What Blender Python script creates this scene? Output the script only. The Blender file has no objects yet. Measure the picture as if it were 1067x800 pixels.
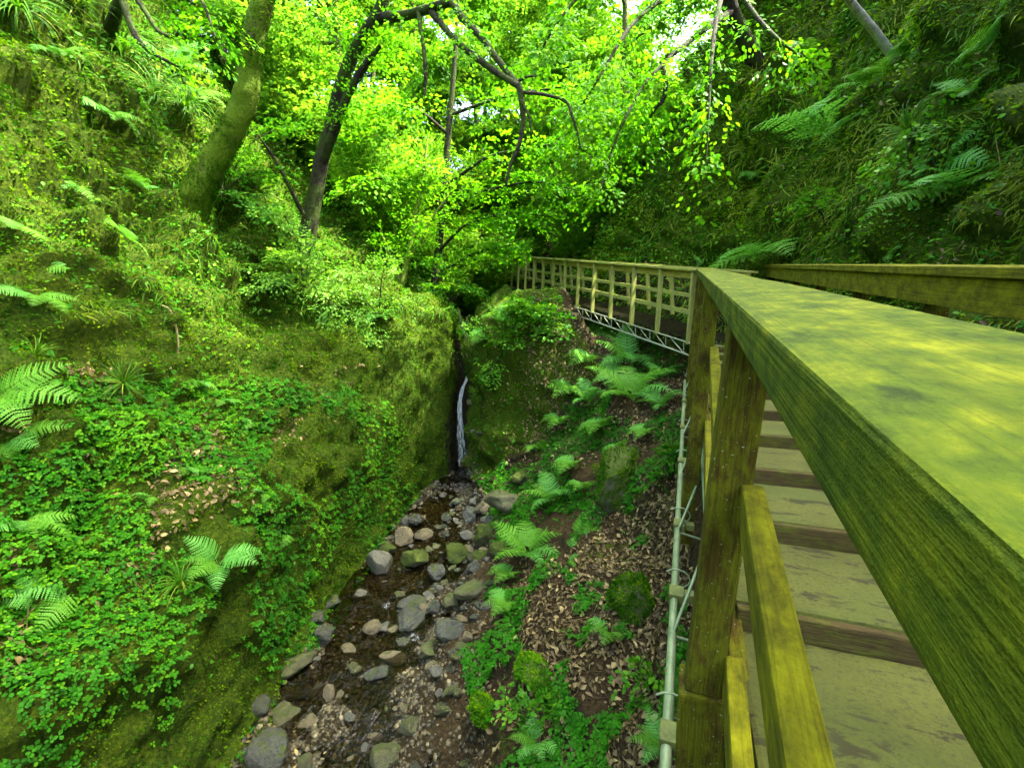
EXPOSURE = 3.9
SUNEL = 59
SUNAZ = 95
import bpy, bmesh, math, random
import numpy as np
from mathutils import Vector, Matrix
from mathutils.bvhtree import BVHTree

random.seed(7)
RNG = np.random.default_rng(7)
SC = bpy.context.scene
COL = SC.collection

# ------------------------------------------------------------------ camera model (eye at the origin, z up, y forward)
W0, H0, F0 = 1067.0, 800.0, 489.0
PITCH = math.radians(6.4)
SP, CP = math.sin(PITCH), math.cos(PITCH)


def ray(px, py):
    x = (px - W0 / 2) / F0
    u = (H0 / 2 - py) / F0
    return Vector((x, CP + SP * u, CP * u - SP))


def at(px, py, Y):
    d = ray(px, py)
    return d * (Y / d.y)


def project(P):
    P = np.asarray(P, float)
    f = P[..., 1] * CP - P[..., 2] * SP
    u = P[..., 1] * SP + P[..., 2] * CP
    f = np.where(f < 1e-3, 1e-3, f)
    return W0 / 2 + F0 * P[..., 0] / f, H0 / 2 - F0 * u / f, f


# ------------------------------------------------------------------ noise
def _hash(ix, iy, iz, seed):
    h = (ix.astype(np.int64) * 374761393 + iy.astype(np.int64) * 668265263 + iz.astype(np.int64) * 1274126177 + seed * 974634771) & 0xFFFFFFFF
    h = ((h ^ (h >> 13)) * 1274126177) & 0xFFFFFFFF
    h = ((h ^ (h >> 15)) * 2246822519) & 0xFFFFFFFF
    return ((h ^ (h >> 16)) & 0xFFFFFF) / float(0xFFFFFF)


def vnoise(p, seed=0):
    p = np.asarray(p, float)
    i = np.floor(p).astype(np.int64)
    f = p - i
    f = f * f * (3 - 2 * f)
    r = 0
    for dx in (0, 1):
        wx = f[..., 0] if dx else 1 - f[..., 0]
        for dy in (0, 1):
            wy = f[..., 1] if dy else 1 - f[..., 1]
            for dz in (0, 1):
                wz = f[..., 2] if dz else 1 - f[..., 2]
                r = r + wx * wy * wz * _hash(i[..., 0] + dx, i[..., 1] + dy, i[..., 2] + dz, seed)
    return r


def fbm(p, octv=4, seed=0):
    p = np.asarray(p, float)
    a, s, t = 1.0, 0, 0
    for k in range(octv):
        s = s + a * vnoise(p, seed + k)
        t += a
        a *= 0.5
        p = p * 2.03 + 11.7
    return s / t


def sstep(a, b, x):
    t = np.clip((x - a) / (b - a), 0, 1)
    return t * t * (3 - 2 * t)


# ------------------------------------------------------------------ object helpers
def tag(o, label=None, cat=None, group=None, kind=None):
    if label: o['label'] = label
    if cat: o['category'] = cat
    if group: o['group'] = group
    if kind: o['kind'] = kind
    return o


def empty(name, loc, label=None, cat=None, group=None):
    o = bpy.data.objects.new(name, None)
    o.empty_display_size = 0.2
    COL.objects.link(o)
    o.location = loc
    return tag(o, label, cat, group)


def np_mesh(name, V, faces, mat=None, var=None, smooth=False, attrs=None):
    """V (n,3); faces: (m,k) array or list of such arrays."""
    if isinstance(faces, np.ndarray): faces = [faces]
    me = bpy.data.meshes.new(name)
    V = np.ascontiguousarray(V, dtype=np.float32)
    me.vertices.add(len(V))
    me.vertices.foreach_set('co', V.ravel())
    loops = np.concatenate([f.ravel() for f in faces]).astype(np.int32)
    tot = np.concatenate([np.full(len(f), f.shape[1], np.int32) for f in faces])
    start = np.concatenate([[0], np.cumsum(tot)[:-1]]).astype(np.int32)
    me.loops.add(len(loops))
    me.loops.foreach_set('vertex_index', loops)
    me.polygons.add(len(tot))
    me.polygons.foreach_set('loop_start', start)
    try:
        me.polygons.foreach_set('loop_total', tot)
    except Exception:
        pass
    if smooth:
        me.polygons.foreach_set('use_smooth', np.ones(len(tot), bool))
    me.update(calc_edges=True)
    if var is not None:
        a = me.attributes.new('var', 'FLOAT', 'POINT')
        a.data.foreach_set('value', np.ascontiguousarray(var, dtype=np.float32))
    for k, v in (attrs or {}).items():
        a = me.attributes.new(k, 'FLOAT', 'POINT')
        a.data.foreach_set('value', np.ascontiguousarray(v, dtype=np.float32))
    if mat: me.materials.append(mat)
    return me


def link(name, me, parent=None, loc=None):
    o = bpy.data.objects.new(name, me)
    COL.objects.link(o)
    if parent: o.parent = parent
    if loc is not None: o.location = loc
    return o


def copy_tree(o, parent=None):
    c = o.copy()
    COL.objects.link(c)
    if parent: c.parent = parent
    for ch in list(o.children): copy_tree(ch, c)
    return c


def axes(A, B, up):
    x = (Vector(B) - Vector(A)).normalized()
    y = Vector(up).cross(x).normalized()
    z = x.cross(y)
    return x, y, z


def beam(name, A, B, w, h, up, mat, parent, bev=0.004, wob=0.0, segs=None):
    """timber from A to B (centre line); length along local x so that the grain follows it"""
    A, B = Vector(A), Vector(B)
    L = (B - A).length
    x, y, z = axes(A, B, up)
    bm = bmesh.new()
    n = segs or max(1, int(L / 0.35)) if wob else 1
    bmesh.ops.create_cube(bm, size=1)
    for v in bm.verts: v.co = Vector((v.co.x * L, v.co.y * w, v.co.z * h))
    if bev:
        bmesh.ops.bevel(bm, geom=[e for e in bm.edges], offset=bev, segments=2, affect='EDGES', profile=0.6)
    if n > 1:
        for k in range(1, n):
            cx = -L / 2 + L * k / n
            bmesh.ops.bisect_plane(bm, geom=bm.verts[:] + bm.edges[:] + bm.faces[:], plane_co=(cx, 0, 0), plane_no=(1, 0, 0))
        sd = random.random() * 50
        for v in bm.verts:
            q = np.array([[v.co.x * 1.3 + sd, v.co.y * 9, v.co.z * 9 + 3]])
            v.co.y += wob * (vnoise(q, 3)[0] - .5)
            v.co.z += wob * (vnoise(q, 4)[0] - .5)
    me = bpy.data.meshes.new(name)
    bm.to_mesh(me); bm.free()
    me.materials.append(mat)
    o = bpy.data.objects.new(name, me)
    COL.objects.link(o)
    M = Matrix((x, y, z)).transposed().to_4x4()
    M.translation = (A + B) / 2
    if parent:
        o.parent = parent
        M.translation = M.translation - parent.location
    o.matrix_local = M
    return o


def tube_np(path, radii, sides=8, noise_amp=0.0, seed=0, close=True, nfreq=3.0):
    """verts + quads of a tube along path"""
    path = np.asarray(path, float)
    radii = np.asarray(radii, float)
    n = len(path)
    T = np.gradient(path, axis=0)
    T /= np.linalg.norm(T, axis=1)[:, None] + 1e-9
    ref = np.array([0.13, 0.31, 0.94])
    if abs(T[0] @ ref) > .95: ref = np.array([1., 0, 0])
    a = np.cross(T[0], ref); a /= np.linalg.norm(a)
    A = [a]
    for i in range(1, n):
        a = A[-1] - T[i] * (A[-1] @ T[i])
        a /= np.linalg.norm(a) + 1e-9
        A.append(a)
    A = np.array(A)
    Bv = np.cross(T, A)
    th = np.linspace(0, 2 * np.pi, sides, endpoint=False)
    ring = A[:, None, :] * np.cos(th)[None, :, None] + Bv[:, None, :] * np.sin(th)[None, :, None]
    R = np.repeat(radii[:, None], sides, 1)
    V = path[:, None, :] + ring * R[..., None]
    if noise_amp:
        d = (fbm(V * nfreq, 3, seed) - .5) * 2 * noise_amp
        V = V + ring * (d * (R / R.max()) ** .5)[..., None]
    V = V.reshape(-1, 3)
    i = np.arange(n - 1)[:, None] * sides
    j = np.arange(sides)[None, :]
    j2 = (j + 1) % sides
    Fq = np.stack([i + j, i + j2, i + sides + j2, i + sides + j], -1).reshape(-1, 4)
    return V, Fq


def join_parts(parts):
    Vs, Fs, o = [], [], 0
    for V, Fq in parts:
        Vs.append(V); Fs.append(Fq + o); o += len(V)
    return np.concatenate(Vs), np.concatenate(Fs)


def tube(name, path, radii, mat, parent=None, sides=8, loc=(0, 0, 0), **k):
    V, Fq = tube_np(path, radii, sides, **k)
    loc = np.array(parent.location if parent else loc)
    me = np_mesh(name, V - loc, Fq, mat, smooth=True)
    return link(name, me, parent, None if parent else loc)


def scatter_np(tv, tf, P, R, S, var):
    """instances of a template: tv (k,3), tf (m,q); P (n,3), R (n,3,3) columns = axes, S (n,) or (n,3)"""
    n, k = len(P), len(tv)
    S = np.asarray(S, float)
    if S.ndim == 1: S = np.repeat(S[:, None], 3, 1)
    loc = tv[None, :, :] * S[:, None, :]
    V = np.einsum('nij,nkj->nki', R, loc) + P[:, None, :]
    Fq = (tf[None, :, :] + (np.arange(n) * k)[:, None, None]).reshape(-1, tf.shape[1])
    return V.reshape(-1, 3), Fq, np.repeat(var, k)


def basis(N, spin):
    """rotation matrices with z = N and a random spin about it"""
    N = N / (np.linalg.norm(N, axis=1)[:, None] + 1e-9)
    ref = np.where(np.abs(N[:, 2:3]) < .9, np.array([[0., 0, 1]]), np.array([[1., 0, 0]]))
    a = np.cross(ref, N); a /= np.linalg.norm(a, axis=1)[:, None]
    b = np.cross(N, a)
    c, s = np.cos(spin)[:, None], np.sin(spin)[:, None]
    x = a * c + b * s
    y = -a * s + b * c
    return np.stack([x, y, N], -1)


LEAF4 = (np.array([[0, 0, 0], [.5, -.34, .06], [1.0, 0, -.08], [.5, .34, .06]]) , np.array([[0, 1, 2, 3]]))
LEAF8 = (np.array([[0, 0, 0], [.28, -.26, .04], [.62, -.3, .04], [1.05, 0, -.1], [.62, .3, .04], [.28, .26, .04], [.3, 0, -.02], [.64, 0, -.03]]),
         np.array([[0, 1, 6, 6], [0, 6, 5, 5], [1, 2, 7, 6], [6, 7, 4, 5], [2, 3, 7, 7], [7, 3, 4, 4]]))
LEAF8 = (LEAF8[0], None)
_l8 = [np.array([[0, 1, 6], [0, 6, 5], [2, 3, 7], [7, 3, 4]]), np.array([[1, 2, 7, 6], [6, 7, 4, 5]])]
# triangulated pointed-oval leaf
LEAF6T = (LEAF8[0], np.array([[0, 1, 6], [0, 6, 5], [2, 3, 7], [7, 3, 4], [1, 2, 7], [1, 7, 6], [6, 7, 4], [6, 4, 5]]))


# ------------------------------------------------------------------ materials
def new_mat(name):
    m = bpy.data.materials.new(name)
    m.use_nodes = True
    nt = m.node_tree
    for n in list(nt.nodes): nt.nodes.remove(n)
    out = nt.nodes.new('ShaderNodeOutputMaterial')
    return m, nt, out


def N_(nt, t, **k):
    n = nt.nodes.new('ShaderNode' + t)
    for a, v in k.items():
        if hasattr(n, a): setattr(n, a, v)
        else: n.inputs[a].default_value = v
    return n


def ramp(nt, src, stops, interp='LINEAR'):
    r = nt.nodes.new('ShaderNodeValToRGB')
    r.color_ramp.interpolation = interp
    e = r.color_ramp.elements
    while len(e) < len(stops): e.new(0.5)
    for i, (p, c) in enumerate(stops):
        e[i].position = p
        e[i].color = (c, c, c, 1) if isinstance(c, (int, float)) else (*c, 1)
    nt.links.new(src, r.inputs[0])
    return r


def noise_(nt, vec, scale, detail=4, rough=.55, dist=0.0):
    n = nt.nodes.new('ShaderNodeTexNoise')
    n.inputs['Scale'].default_value = scale
    n.inputs['Detail'].default_value = detail
    n.inputs['Roughness'].default_value = rough
    n.inputs['Distortion'].default_value = dist
    if vec is not None: nt.links.new(vec, n.inputs['Vector'])
    return n


def mixc(nt, fac, a, b, mode='MIX'):
    m = nt.nodes.new('ShaderNodeMix')
    m.data_type = 'RGBA'; m.blend_type = mode
    for s, i in ((fac, 0), (a, 6), (b, 7)):
        if hasattr(s, 'type') and not isinstance(s, (float, int, tuple)): nt.links.new(s, m.inputs[i])
        elif i == 0: m.inputs[0].default_value = s
        else: m.inputs[i].default_value = (*s, 1)
    return m.outputs[2]


def math_(nt, op, a, b=None, clamp=False):
    m = nt.nodes.new('ShaderNodeMath'); m.operation = op; m.use_clamp = clamp
    for i, s in enumerate((a, b)):
        if s is None: continue
        if isinstance(s, (int, float)): m.inputs[i].default_value = s
        else: nt.links.new(s, m.inputs[i])
    return m.outputs[0]


def bump_(nt, h, strength, dist, normal=None):
    b = nt.nodes.new('ShaderNodeBump')
    b.inputs['Strength'].default_value = strength
    b.inputs['Distance'].default_value = dist
    nt.links.new(h, b.inputs['Height'])
    if normal is not None: nt.links.new(normal, b.inputs['Normal'])
    return b.outputs[0]


def principled(nt, out, col, rough=.7, spec=.3, normal=None):
    p = nt.nodes.new('ShaderNodeBsdfPrincipled')
    if isinstance(col, tuple): p.inputs['Base Color'].default_value = (*col, 1)
    else: nt.links.new(col, p.inputs['Base Color'])
    if isinstance(rough, (int, float)): p.inputs['Roughness'].default_value = rough
    else: nt.links.new(rough, p.inputs['Roughness'])
    p.inputs['Specular IOR Level'].default_value = spec
    if normal is not None: nt.links.new(normal, p.inputs['Normal'])
    if out is not None: nt.links.new(p.outputs[0], out.inputs[0])
    return p


def leaf_mat(name, stops, trans=.4, tint=(1.0, 1.0, .5), rough=.5, spec=.3, tgain=1.6):
    m, nt, out = new_mat(name)
    a = N_(nt, 'Attribute', attribute_name='var')
    r = ramp(nt, a.outputs['Fac'], stops)
    p = principled(nt, None, r.outputs[0], rough, spec)
    t = nt.nodes.new('ShaderNodeBsdfTranslucent')
    c = mixc(nt, 1.0, r.outputs[0], tuple(x * tgain for x in tint), 'MULTIPLY')
    nt.links.new(c, t.inputs[0])
    mx = N_(nt, 'MixShader'); mx.inputs[0].default_value = trans
    nt.links.new(p.outputs[0], mx.inputs[1]); nt.links.new(t.outputs[0], mx.inputs[2])
    nt.links.new(mx.outputs[0], out.inputs[0])
    return m


G = {}
G['beech'] = leaf_mat('beech_leaf', [(0, (.034, .14, .005)), (.5, (.06, .22, .007)), (1, (.12, .30, .01))], .5, spec=.08, tint=(.95, 1, .3))
G['beech_far'] = leaf_mat('far_leaf', [(0, (.04, .14, .012)), (.5, (.075, .21, .016)), (1, (.15, .29, .022))], .5, spec=.06, tint=(1.0, 1, .4), tgain=1.5)
G['shrub'] = leaf_mat('shrub_leaf', [(0, (.018, .095, .005)), (.6, (.042, .165, .007)), (1, (.10, .24, .008))], .35, spec=.08)
G['fern'] = leaf_mat('fern_frond', [(0, (.04, .17, .020)), (.6, (.088, .28, .04)), (1, (.15, .35, .055))], .3, spec=.12)
G['fern_warm'] = leaf_mat('fern_frond_warm', [(0, (.04, .15, .010)), (.6, (.085, .24, .018)), (1, (.16, .30, .03))], .3, spec=.1)
G['clover'] = leaf_mat('clover_leaf', [(0, (.008, .062, .002)), (.6, (.024, .135, .003)), (1, (.09, .23, .004))], .3, rough=.6, spec=.06)
G['mosstuft'] = leaf_mat('moss_tuft', [(0, (.008, .040, .001)), (.5, (.030, .105, .002)), (1, (.10, .18, .002))], .25, rough=.9, spec=.03)
G['grass'] = leaf_mat('grass_blade', [(0, (.018, .07, .003)), (.7, (.045, .14, .005)), (1, (.15, .20, .02))], .35, spec=.06)
G['litter'] = leaf_mat('dead_leaf', [(0, (.04, .027, .009)), (.5, (.115, .088, .028)), (1, (.30, .25, .09))], .15, tint=(1, .8, .5), rough=.65)


def bark_mat(name, dark, mid, moss, mossy):
    m, nt, out = new_mat(name)
    tc = N_(nt, 'TexCoord').outputs['Object']
    n1 = noise_(nt, tc, 2.5, 5, .6)
    n2 = noise_(nt, tc, 14, 6, .65)
    n3 = noise_(nt, tc, 45, 3, .6)
    bark = ramp(nt, n2.outputs[0], [(.3, dark), (.62, mid)])
    ms = ramp(nt, n3.outputs[0], [(.25, tuple(x * .45 for x in moss)), (.7, moss)])
    f = math_(nt, 'ADD', n1.outputs[0], math_(nt, 'MULTIPLY', n2.outputs[0], .35))
    f = ramp(nt, f, [(.78 - mossy * .5, 0.0), (.9 - mossy * .5, 1.0)])
    c = mixc(nt, f.outputs[0], bark.outputs[0], ms.outputs[0])
    h = math_(nt, 'ADD', n2.outputs[0], math_(nt, 'MULTIPLY', n3.outputs[0], .5))
    principled(nt, out, c, .85, .15, bump_(nt, h, .9, .03))
    return m


G['bark_moss'] = bark_mat('mossy_bark', (.02, .016, .007), (.075, .062, .025), (.085, .15, .003), .60)
G['bark_dark'] = bark_mat('dark_bark', (.006, .005, .003), (.024, .020, .011), (.03, .05, .004), .35)
G['pale'] = leaf_mat('pale_shrub_leaf', [(0, (.045, .15, .012)), (.6, (.09, .23, .022)), (1, (.15, .30, .025))], .3, spec=.12)
G['bark_grey'] = bark_mat('grey_bark', (.04, .037, .02), (.12, .105, .06), (.07, .11, .008), .4)
G['bark_green'] = bark_mat('green_bark', (.06, .075, .02), (.15, .18, .04), (.14, .2, .02), .5)


def wood_mat(name, base_lo, base_hi, algae_lo, algae_hi, algae=.5, streak=1.0, speck=0.0, dark=(.03, .045, .008)):
    m, nt, out = new_mat(name)
    tc = N_(nt, 'TexCoord').outputs['Object']
    rnd = N_(nt, 'ObjectInfo').outputs['Random']
    off = N_(nt, 'CombineXYZ')
    nt.links.new(math_(nt, 'MULTIPLY', rnd, 37.0), off.inputs[0]); nt.links.new(math_(nt, 'MULTIPLY', rnd, 11.0), off.inputs[1])
    ad = N_(nt, 'VectorMath', operation='ADD'); nt.links.new(tc, ad.inputs[0]); nt.links.new(off.outputs[0], ad.inputs[1])
    v = ad.outputs[0]
    mp = N_(nt, 'Mapping'); mp.inputs['Scale'].default_value = (5.0, 70, 70); nt.links.new(v, mp.inputs[0])
    grain = noise_(nt, mp.outputs[0], 2.2, 6, .65, .6)
    mp2 = N_(nt, 'Mapping'); mp2.inputs['Scale'].default_value = (1.7, 3.4, 3.4); nt.links.new(v, mp2.inputs[0])
    mpf = N_(nt, 'Mapping'); mpf.inputs['Scale'].default_value = (5.0, 240, 240); nt.links.new(v, mpf.inputs[0])
    fine = noise_(nt, mpf.outputs[0], 2.0, 4, .7)
    patch = noise_(nt, mp2.outputs[0], 5.0, 6, .68, .3)
    big = noise_(nt, v, 2.2, 4, .6)
    spk = noise_(nt, v, 120, 2, .5)
    w = ramp(nt, grain.outputs[0], [(.3, base_lo), (.7, base_hi)])
    al = ramp(nt, math_(nt, 'ADD', math_(nt, 'MULTIPLY', grain.outputs[0], .5), math_(nt, 'MULTIPLY', big.outputs[0], .5)), [(.35, algae_lo), (.65, algae_hi)])
    f = math_(nt, 'ADD', math_(nt, 'MULTIPLY', patch.outputs[0], .82), math_(nt, 'MULTIPLY', grain.outputs[0], .18 * streak))
    lo = .62 - algae * .3
    fr = ramp(nt, f, [(lo - .07, 0.0), (lo + .07, 1.0)])
    c = mixc(nt, fr.outputs[0], w.outputs[0], al.outputs[0])
    dk = ramp(nt, math_(nt, 'ADD', math_(nt, 'MULTIPLY', grain.outputs[0], .30), math_(nt, 'MULTIPLY', noise_(nt, mp2.outputs[0], 3.6, 7, .68).outputs[0], .70)), [(.34, .55), (.5, 0.0)])
    c = mixc(nt, dk.outputs[0], c, dark)
    fk = ramp(nt, fine.outputs[0], [(.38, .8), (.47, 0.0)])
    c = mixc(nt, math_(nt, 'MULTIPLY', fk.outputs[0], .7), c, tuple(x * .8 for x in dark))
    if speck:
        sp = ramp(nt, spk.outputs[0], [(.68, 0.0), (.72, speck)])
        c = mixc(nt, sp.outputs[0], c, (.30, .36, .18))
    hh = math_(nt, 'ADD', math_(nt, 'MULTIPLY', grain.outputs[0], .6), math_(nt, 'MULTIPLY', patch.outputs[0], .5))
    hh = math_(nt, 'ADD', hh, math_(nt, 'MULTIPLY', fine.outputs[0], .35))
    principled(nt, out, c, .85, .08, bump_(nt, hh, .9, .008))
    return m


def handrail_mat(name='algae_handrail', pal=None, dark=((.016, .026, .001), (.022, .036, .001)), pale=(.14, .17, .006), k=1.0):
    pal = pal or [(.38, (.014, .028, .001)), (.46, (.042, .070, .0015)), (.53, (.075, .100, .0015)), (.62, (.15, .165, .003))]
    m, nt, out = new_mat(name)
    ad = N_(nt, 'VectorMath', operation='ADD'); nt.links.new(N_(nt, 'TexCoord').outputs['Object'], ad.inputs[0])
    nt.links.new(math_(nt, 'MULTIPLY', N_(nt, 'ObjectInfo').outputs['Random'], 29.0), ad.inputs[1])
    v = ad.outputs[0]
    def mp_(sc):
        q = N_(nt, 'Mapping'); q.inputs['Scale'].default_value = sc; nt.links.new(v, q.inputs[0]); return q.outputs[0]
    a = noise_(nt, mp_((5, 8, 8)), 1.6, 9, .72, .25)
    b = noise_(nt, mp_((9, 14, 14)), 2.0, 8, .75, .2)
    l1 = noise_(nt, mp_((3, 160, 160)), 1.0, 3, .6, .05)
    l2 = noise_(nt, mp_((1.2, 55, 55)), 1.0, 4, .6, .05)
    g = noise_(nt, v, 420, 2, .6)
    f = math_(nt, 'ADD', math_(nt, 'MULTIPLY', a.outputs[0], .6), math_(nt, 'MULTIPLY', b.outputs[0], .4))
    c = ramp(nt, f, pal).outputs[0]
    k1 = ramp(nt, l1.outputs[0], [(.36, .35), (.46, 0.0)])
    c = mixc(nt, k1.outputs[0], c, dark[0])
    k2 = ramp(nt, l2.outputs[0], [(.34, .35), (.48, 0.0)])
    c = mixc(nt, k2.outputs[0], c, dark[1])
    sc_ = ramp(nt, math_(nt, 'ADD', math_(nt, 'MULTIPLY', b.outputs[0], .6), math_(nt, 'MULTIPLY', g.outputs[0], .4)), [(.60, 0.0), (.68, .4)])
    c = mixc(nt, sc_.outputs[0], c, pale)
    h = math_(nt, 'ADD', math_(nt, 'MULTIPLY', l1.outputs[0], .8), math_(nt, 'ADD', math_(nt, 'MULTIPLY', l2.outputs[0], 1.2), math_(nt, 'MULTIPLY', b.outputs[0], .7)))
    h = math_(nt, 'ADD', h, math_(nt, 'MULTIPLY', g.outputs[0], .35))
    principled(nt, out, c, .85, .12, bump_(nt, h, .6, .005))
    return m


G['rail_top'] = handrail_mat()
RAILMAT = handrail_mat('algae_rail', [(.36, (.036, .036, .001)), (.46, (.082, .082, .0015)), (.55, (.135, .135, .0015)), (.66, (.20, .195, .003))], ((.02, .018, .002), (.035, .034, .002)), (.20, .19, .02))
G['rail'] = RAILMAT
G['post'] = wood_mat('damp_post_timber', (.032, .024, .003), (.064, .046, .005), (.06, .070, .002), (.105, .112, .004), .45, speck=.6, dark=(.022, .016, .006))
G['bridge_wood'] = wood_mat('weathered_bridge_timber', (.15, .16, .04), (.28, .28, .085), (.19, .23, .03), (.28, .30, .05), .35, dark=(.06, .065, .02))
G['fascia'] = wood_mat('ochre_timber', (.20, .16, .03), (.32, .25, .05), (.25, .24, .03), (.30, .28, .04), .4)


def step_mat():
    m, nt, out = new_mat('worn_step')
    tc = N_(nt, 'TexCoord').outputs['Object']
    rnd = N_(nt, 'ObjectInfo').outputs['Random']
    ad = N_(nt, 'VectorMath', operation='ADD'); nt.links.new(tc, ad.inputs[0])
    nt.links.new(math_(nt, 'MULTIPLY', rnd, 23.0), ad.inputs[1])
    v = ad.outputs[0]
    n1 = noise_(nt, v, 3, 5, .6)
    n2 = noise_(nt, v, 85, 6, .8)
    mp = N_(nt, 'Mapping'); mp.inputs['Scale'].default_value = (1.0, 2.6, 2); nt.links.new(v, mp.inputs[0])
    n3 = noise_(nt, mp.outputs[0], 4.2, 8, .74, .3)
    base = ramp(nt, n1.outputs[0], [(.3, (.044, .054, .006)), (.7, (.082, .090, .013))])
    c = mixc(nt, ramp(nt, n2.outputs[0], [(.38, .75), (.52, 0.0)]).outputs[0], base.outputs[0], (.03, .033, .01))
    st = ramp(nt, n3.outputs[0], [(.555, 0.0), (.60, .95)])
    c = mixc(nt, st.outputs[0], c, (.022, .019, .006))
    g = ramp(nt, noise_(nt, v, 1.4, 3).outputs[0], [(.5, 0.0), (.75, .6)])
    c = mixc(nt, g.outputs[0], c, (.05, .08, .012))
    principled(nt, out, c, .85, .2, bump_(nt, math_(nt, 'ADD', n2.outputs[0], math_(nt, 'MULTIPLY', n3.outputs[0], 1.5)), .5, .006))
    return m


G['step'] = step_mat()
G['riser'] = wood_mat('damp_riser', (.035, .026, .008), (.085, .066, .022), (.05, .058, .008), (.085, .095, .012), .3, dark=(.025, .02, .01))


def metal_mat(name, a, b, rough=.5, metal=.3):
    m, nt, out = new_mat(name)
    tc = N_(nt, 'TexCoord').outputs['Object']
    n1 = noise_(nt, tc, 9, 5, .6); n2 = noise_(nt, tc, 60, 3, .6)
    c = ramp(nt, math_(nt, 'ADD', math_(nt, 'MULTIPLY', n1.outputs[0], .7), math_(nt, 'MULTIPLY', n2.outputs[0], .3)), [(.35, a), (.65, b)])
    p = principled(nt, out, c.outputs[0], rough, .4, bump_(nt, n2.outputs[0], .2, .003))
    p.inputs['Metallic'].default_value = metal
    return m


G['galv'] = metal_mat('galvanised_tube', (.10, .15, .06), (.22, .28, .13))
G['galv_pale'] = metal_mat('pale_lattice_metal', (.17, .20, .12), (.30, .34, .24))
G['bracket'] = metal_mat('mossy_bracket', (.05, .07, .008), (.14, .16, .03), .7, .1)


def terrain_mat():
    m, nt, out = new_mat('gorge_ground')
    tc = N_(nt, 'TexCoord').outputs['Object']
    nb = noise_(nt, tc, .9, 5, .6)
    nm = noise_(nt, tc, 5, 6, .65)
    nf = noise_(nt, tc, 26, 6, .7)
    nff = noise_(nt, tc, 110, 3, .7)
    at_ = lambda k: N_(nt, 'Attribute', attribute_name=k).outputs['Fac']
    soil = ramp(nt, nf.outputs[0], [(.28, (.010, .007, .003)), (.5, (.034, .024, .009)), (.72, (.075, .055, .020))])
    moss = ramp(nt, nf.outputs[0], [(.25, (.006, .014, .001)), (.5, (.025, .052, .002)), (.75, (.065, .11, .003))])
    moss2 = ramp(nt, nf.outputs[0], [(.25, (.008, .015, .001)), (.5, (.036, .062, .002)), (.75, (.09, .125, .004))])
    ms = mixc(nt, ramp(nt, nm.outputs[0], [(.42, 0.0), (.6, 1.0)]).outputs[0], moss.outputs[0], moss2.outputs[0])
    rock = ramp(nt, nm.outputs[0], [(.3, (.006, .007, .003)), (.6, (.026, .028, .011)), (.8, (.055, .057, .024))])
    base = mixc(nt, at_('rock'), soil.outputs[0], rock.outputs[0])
    mf = math_(nt, 'ADD', at_('moss'), math_(nt, 'MULTIPLY', math_(nt, 'SUBTRACT', nm.outputs[0], .5), 1.5))
    mf = ramp(nt, mf, [(.42, 0.0), (.58, 1.0)])
    c = mixc(nt, mf.outputs[0], base, ms)
    rough = math_(nt, 'SUBTRACT', .9, math_(nt, 'MULTIPLY', at_('wet'), .6))
    wetc = mixc(nt, math_(nt, 'MULTIPLY', at_('wet'), .55), c, (.02, .015, .007))
    h = math_(nt, 'ADD', math_(nt, 'MULTIPLY', nf.outputs[0], 1.0), math_(nt, 'MULTIPLY', nff.outputs[0], .4))
    principled(nt, out, wetc, rough, .08, bump_(nt, h, 1.0, .05))
    return m


G['terrain'] = terrain_mat()


def rock_mat(name, lo, hi, mossy, rough=.6, spec=.4):
    m, nt, out = new_mat(name)
    tc = N_(nt, 'TexCoord').outputs['Object']
    rnd = N_(nt, 'ObjectInfo').outputs['Random']
    ad = N_(nt, 'VectorMath', operation='ADD'); nt.links.new(tc, ad.inputs[0]); nt.links.new(math_(nt, 'MULTIPLY', rnd, 31.0), ad.inputs[1])
    v = ad.outputs[0]
    n1 = noise_(nt, v, 6, 6, .65); n2 = noise_(nt, v, 45, 4, .65); n3 = noise_(nt, v, 2.5, 3, .6)
    c = ramp(nt, n1.outputs[0], [(.3, lo), (.7, hi)])
    g = N_(nt, 'NewGeometry')
    sx = N_(nt, 'SeparateXYZ'); nt.links.new(g.outputs['Normal'], sx.inputs[0])
    f = math_(nt, 'ADD', math_(nt, 'MULTIPLY', sx.outputs[2], .25), math_(nt, 'ADD', n3.outputs[0], math_(nt, 'MULTIPLY', n1.outputs[0], .4)))
    fr = ramp(nt, f, [(1.12 - mossy * .75, 0.0), (1.24 - mossy * .75, 1.0)])
    ms = ramp(nt, n2.outputs[0], [(.3, (.014, .028, .002)), (.7, (.07, .105, .006))])
    cc = mixc(nt, fr.outputs[0], c.outputs[0], ms.outputs[0])
    cc = mixc(nt, math_(nt, 'MULTIPLY', n2.outputs[0], .35), cc, tuple(x * .4 for x in lo))
    principled(nt, out, cc, rough, spec, bump_(nt, math_(nt, 'ADD', n1.outputs[0], math_(nt, 'MULTIPLY', n2.outputs[0], .5)), .9, .03))
    return m


G['r_grey'] = rock_mat('grey_stone', (.045, .05, .032), (.14, .145, .10), .16, .5)
G['r_tan'] = rock_mat('tan_stone', (.075, .066, .030), (.19, .165, .08), .18, .55)
G['r_dark'] = rock_mat('dark_wet_stone', (.022, .027, .018), (.075, .085, .055), .22, .22, .5)
G['r_moss'] = rock_mat('mossy_stone', (.05, .06, .03), (.13, .14, .07), .72, .8, .2)
G['r_olive'] = rock_mat('olive_stone', (.04, .045, .016), (.115, .12, .045), .35, .5)
G['bark_pale'] = bark_mat('pale_bare_wood', (.2, .2, .15), (.42, .42, .34), (.2, .25, .06), .1)
G['stick'] = bark_mat('pale_dead_stick', (.09, .08, .03), (.20, .18, .085), (.10, .13, .02), .3)

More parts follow.
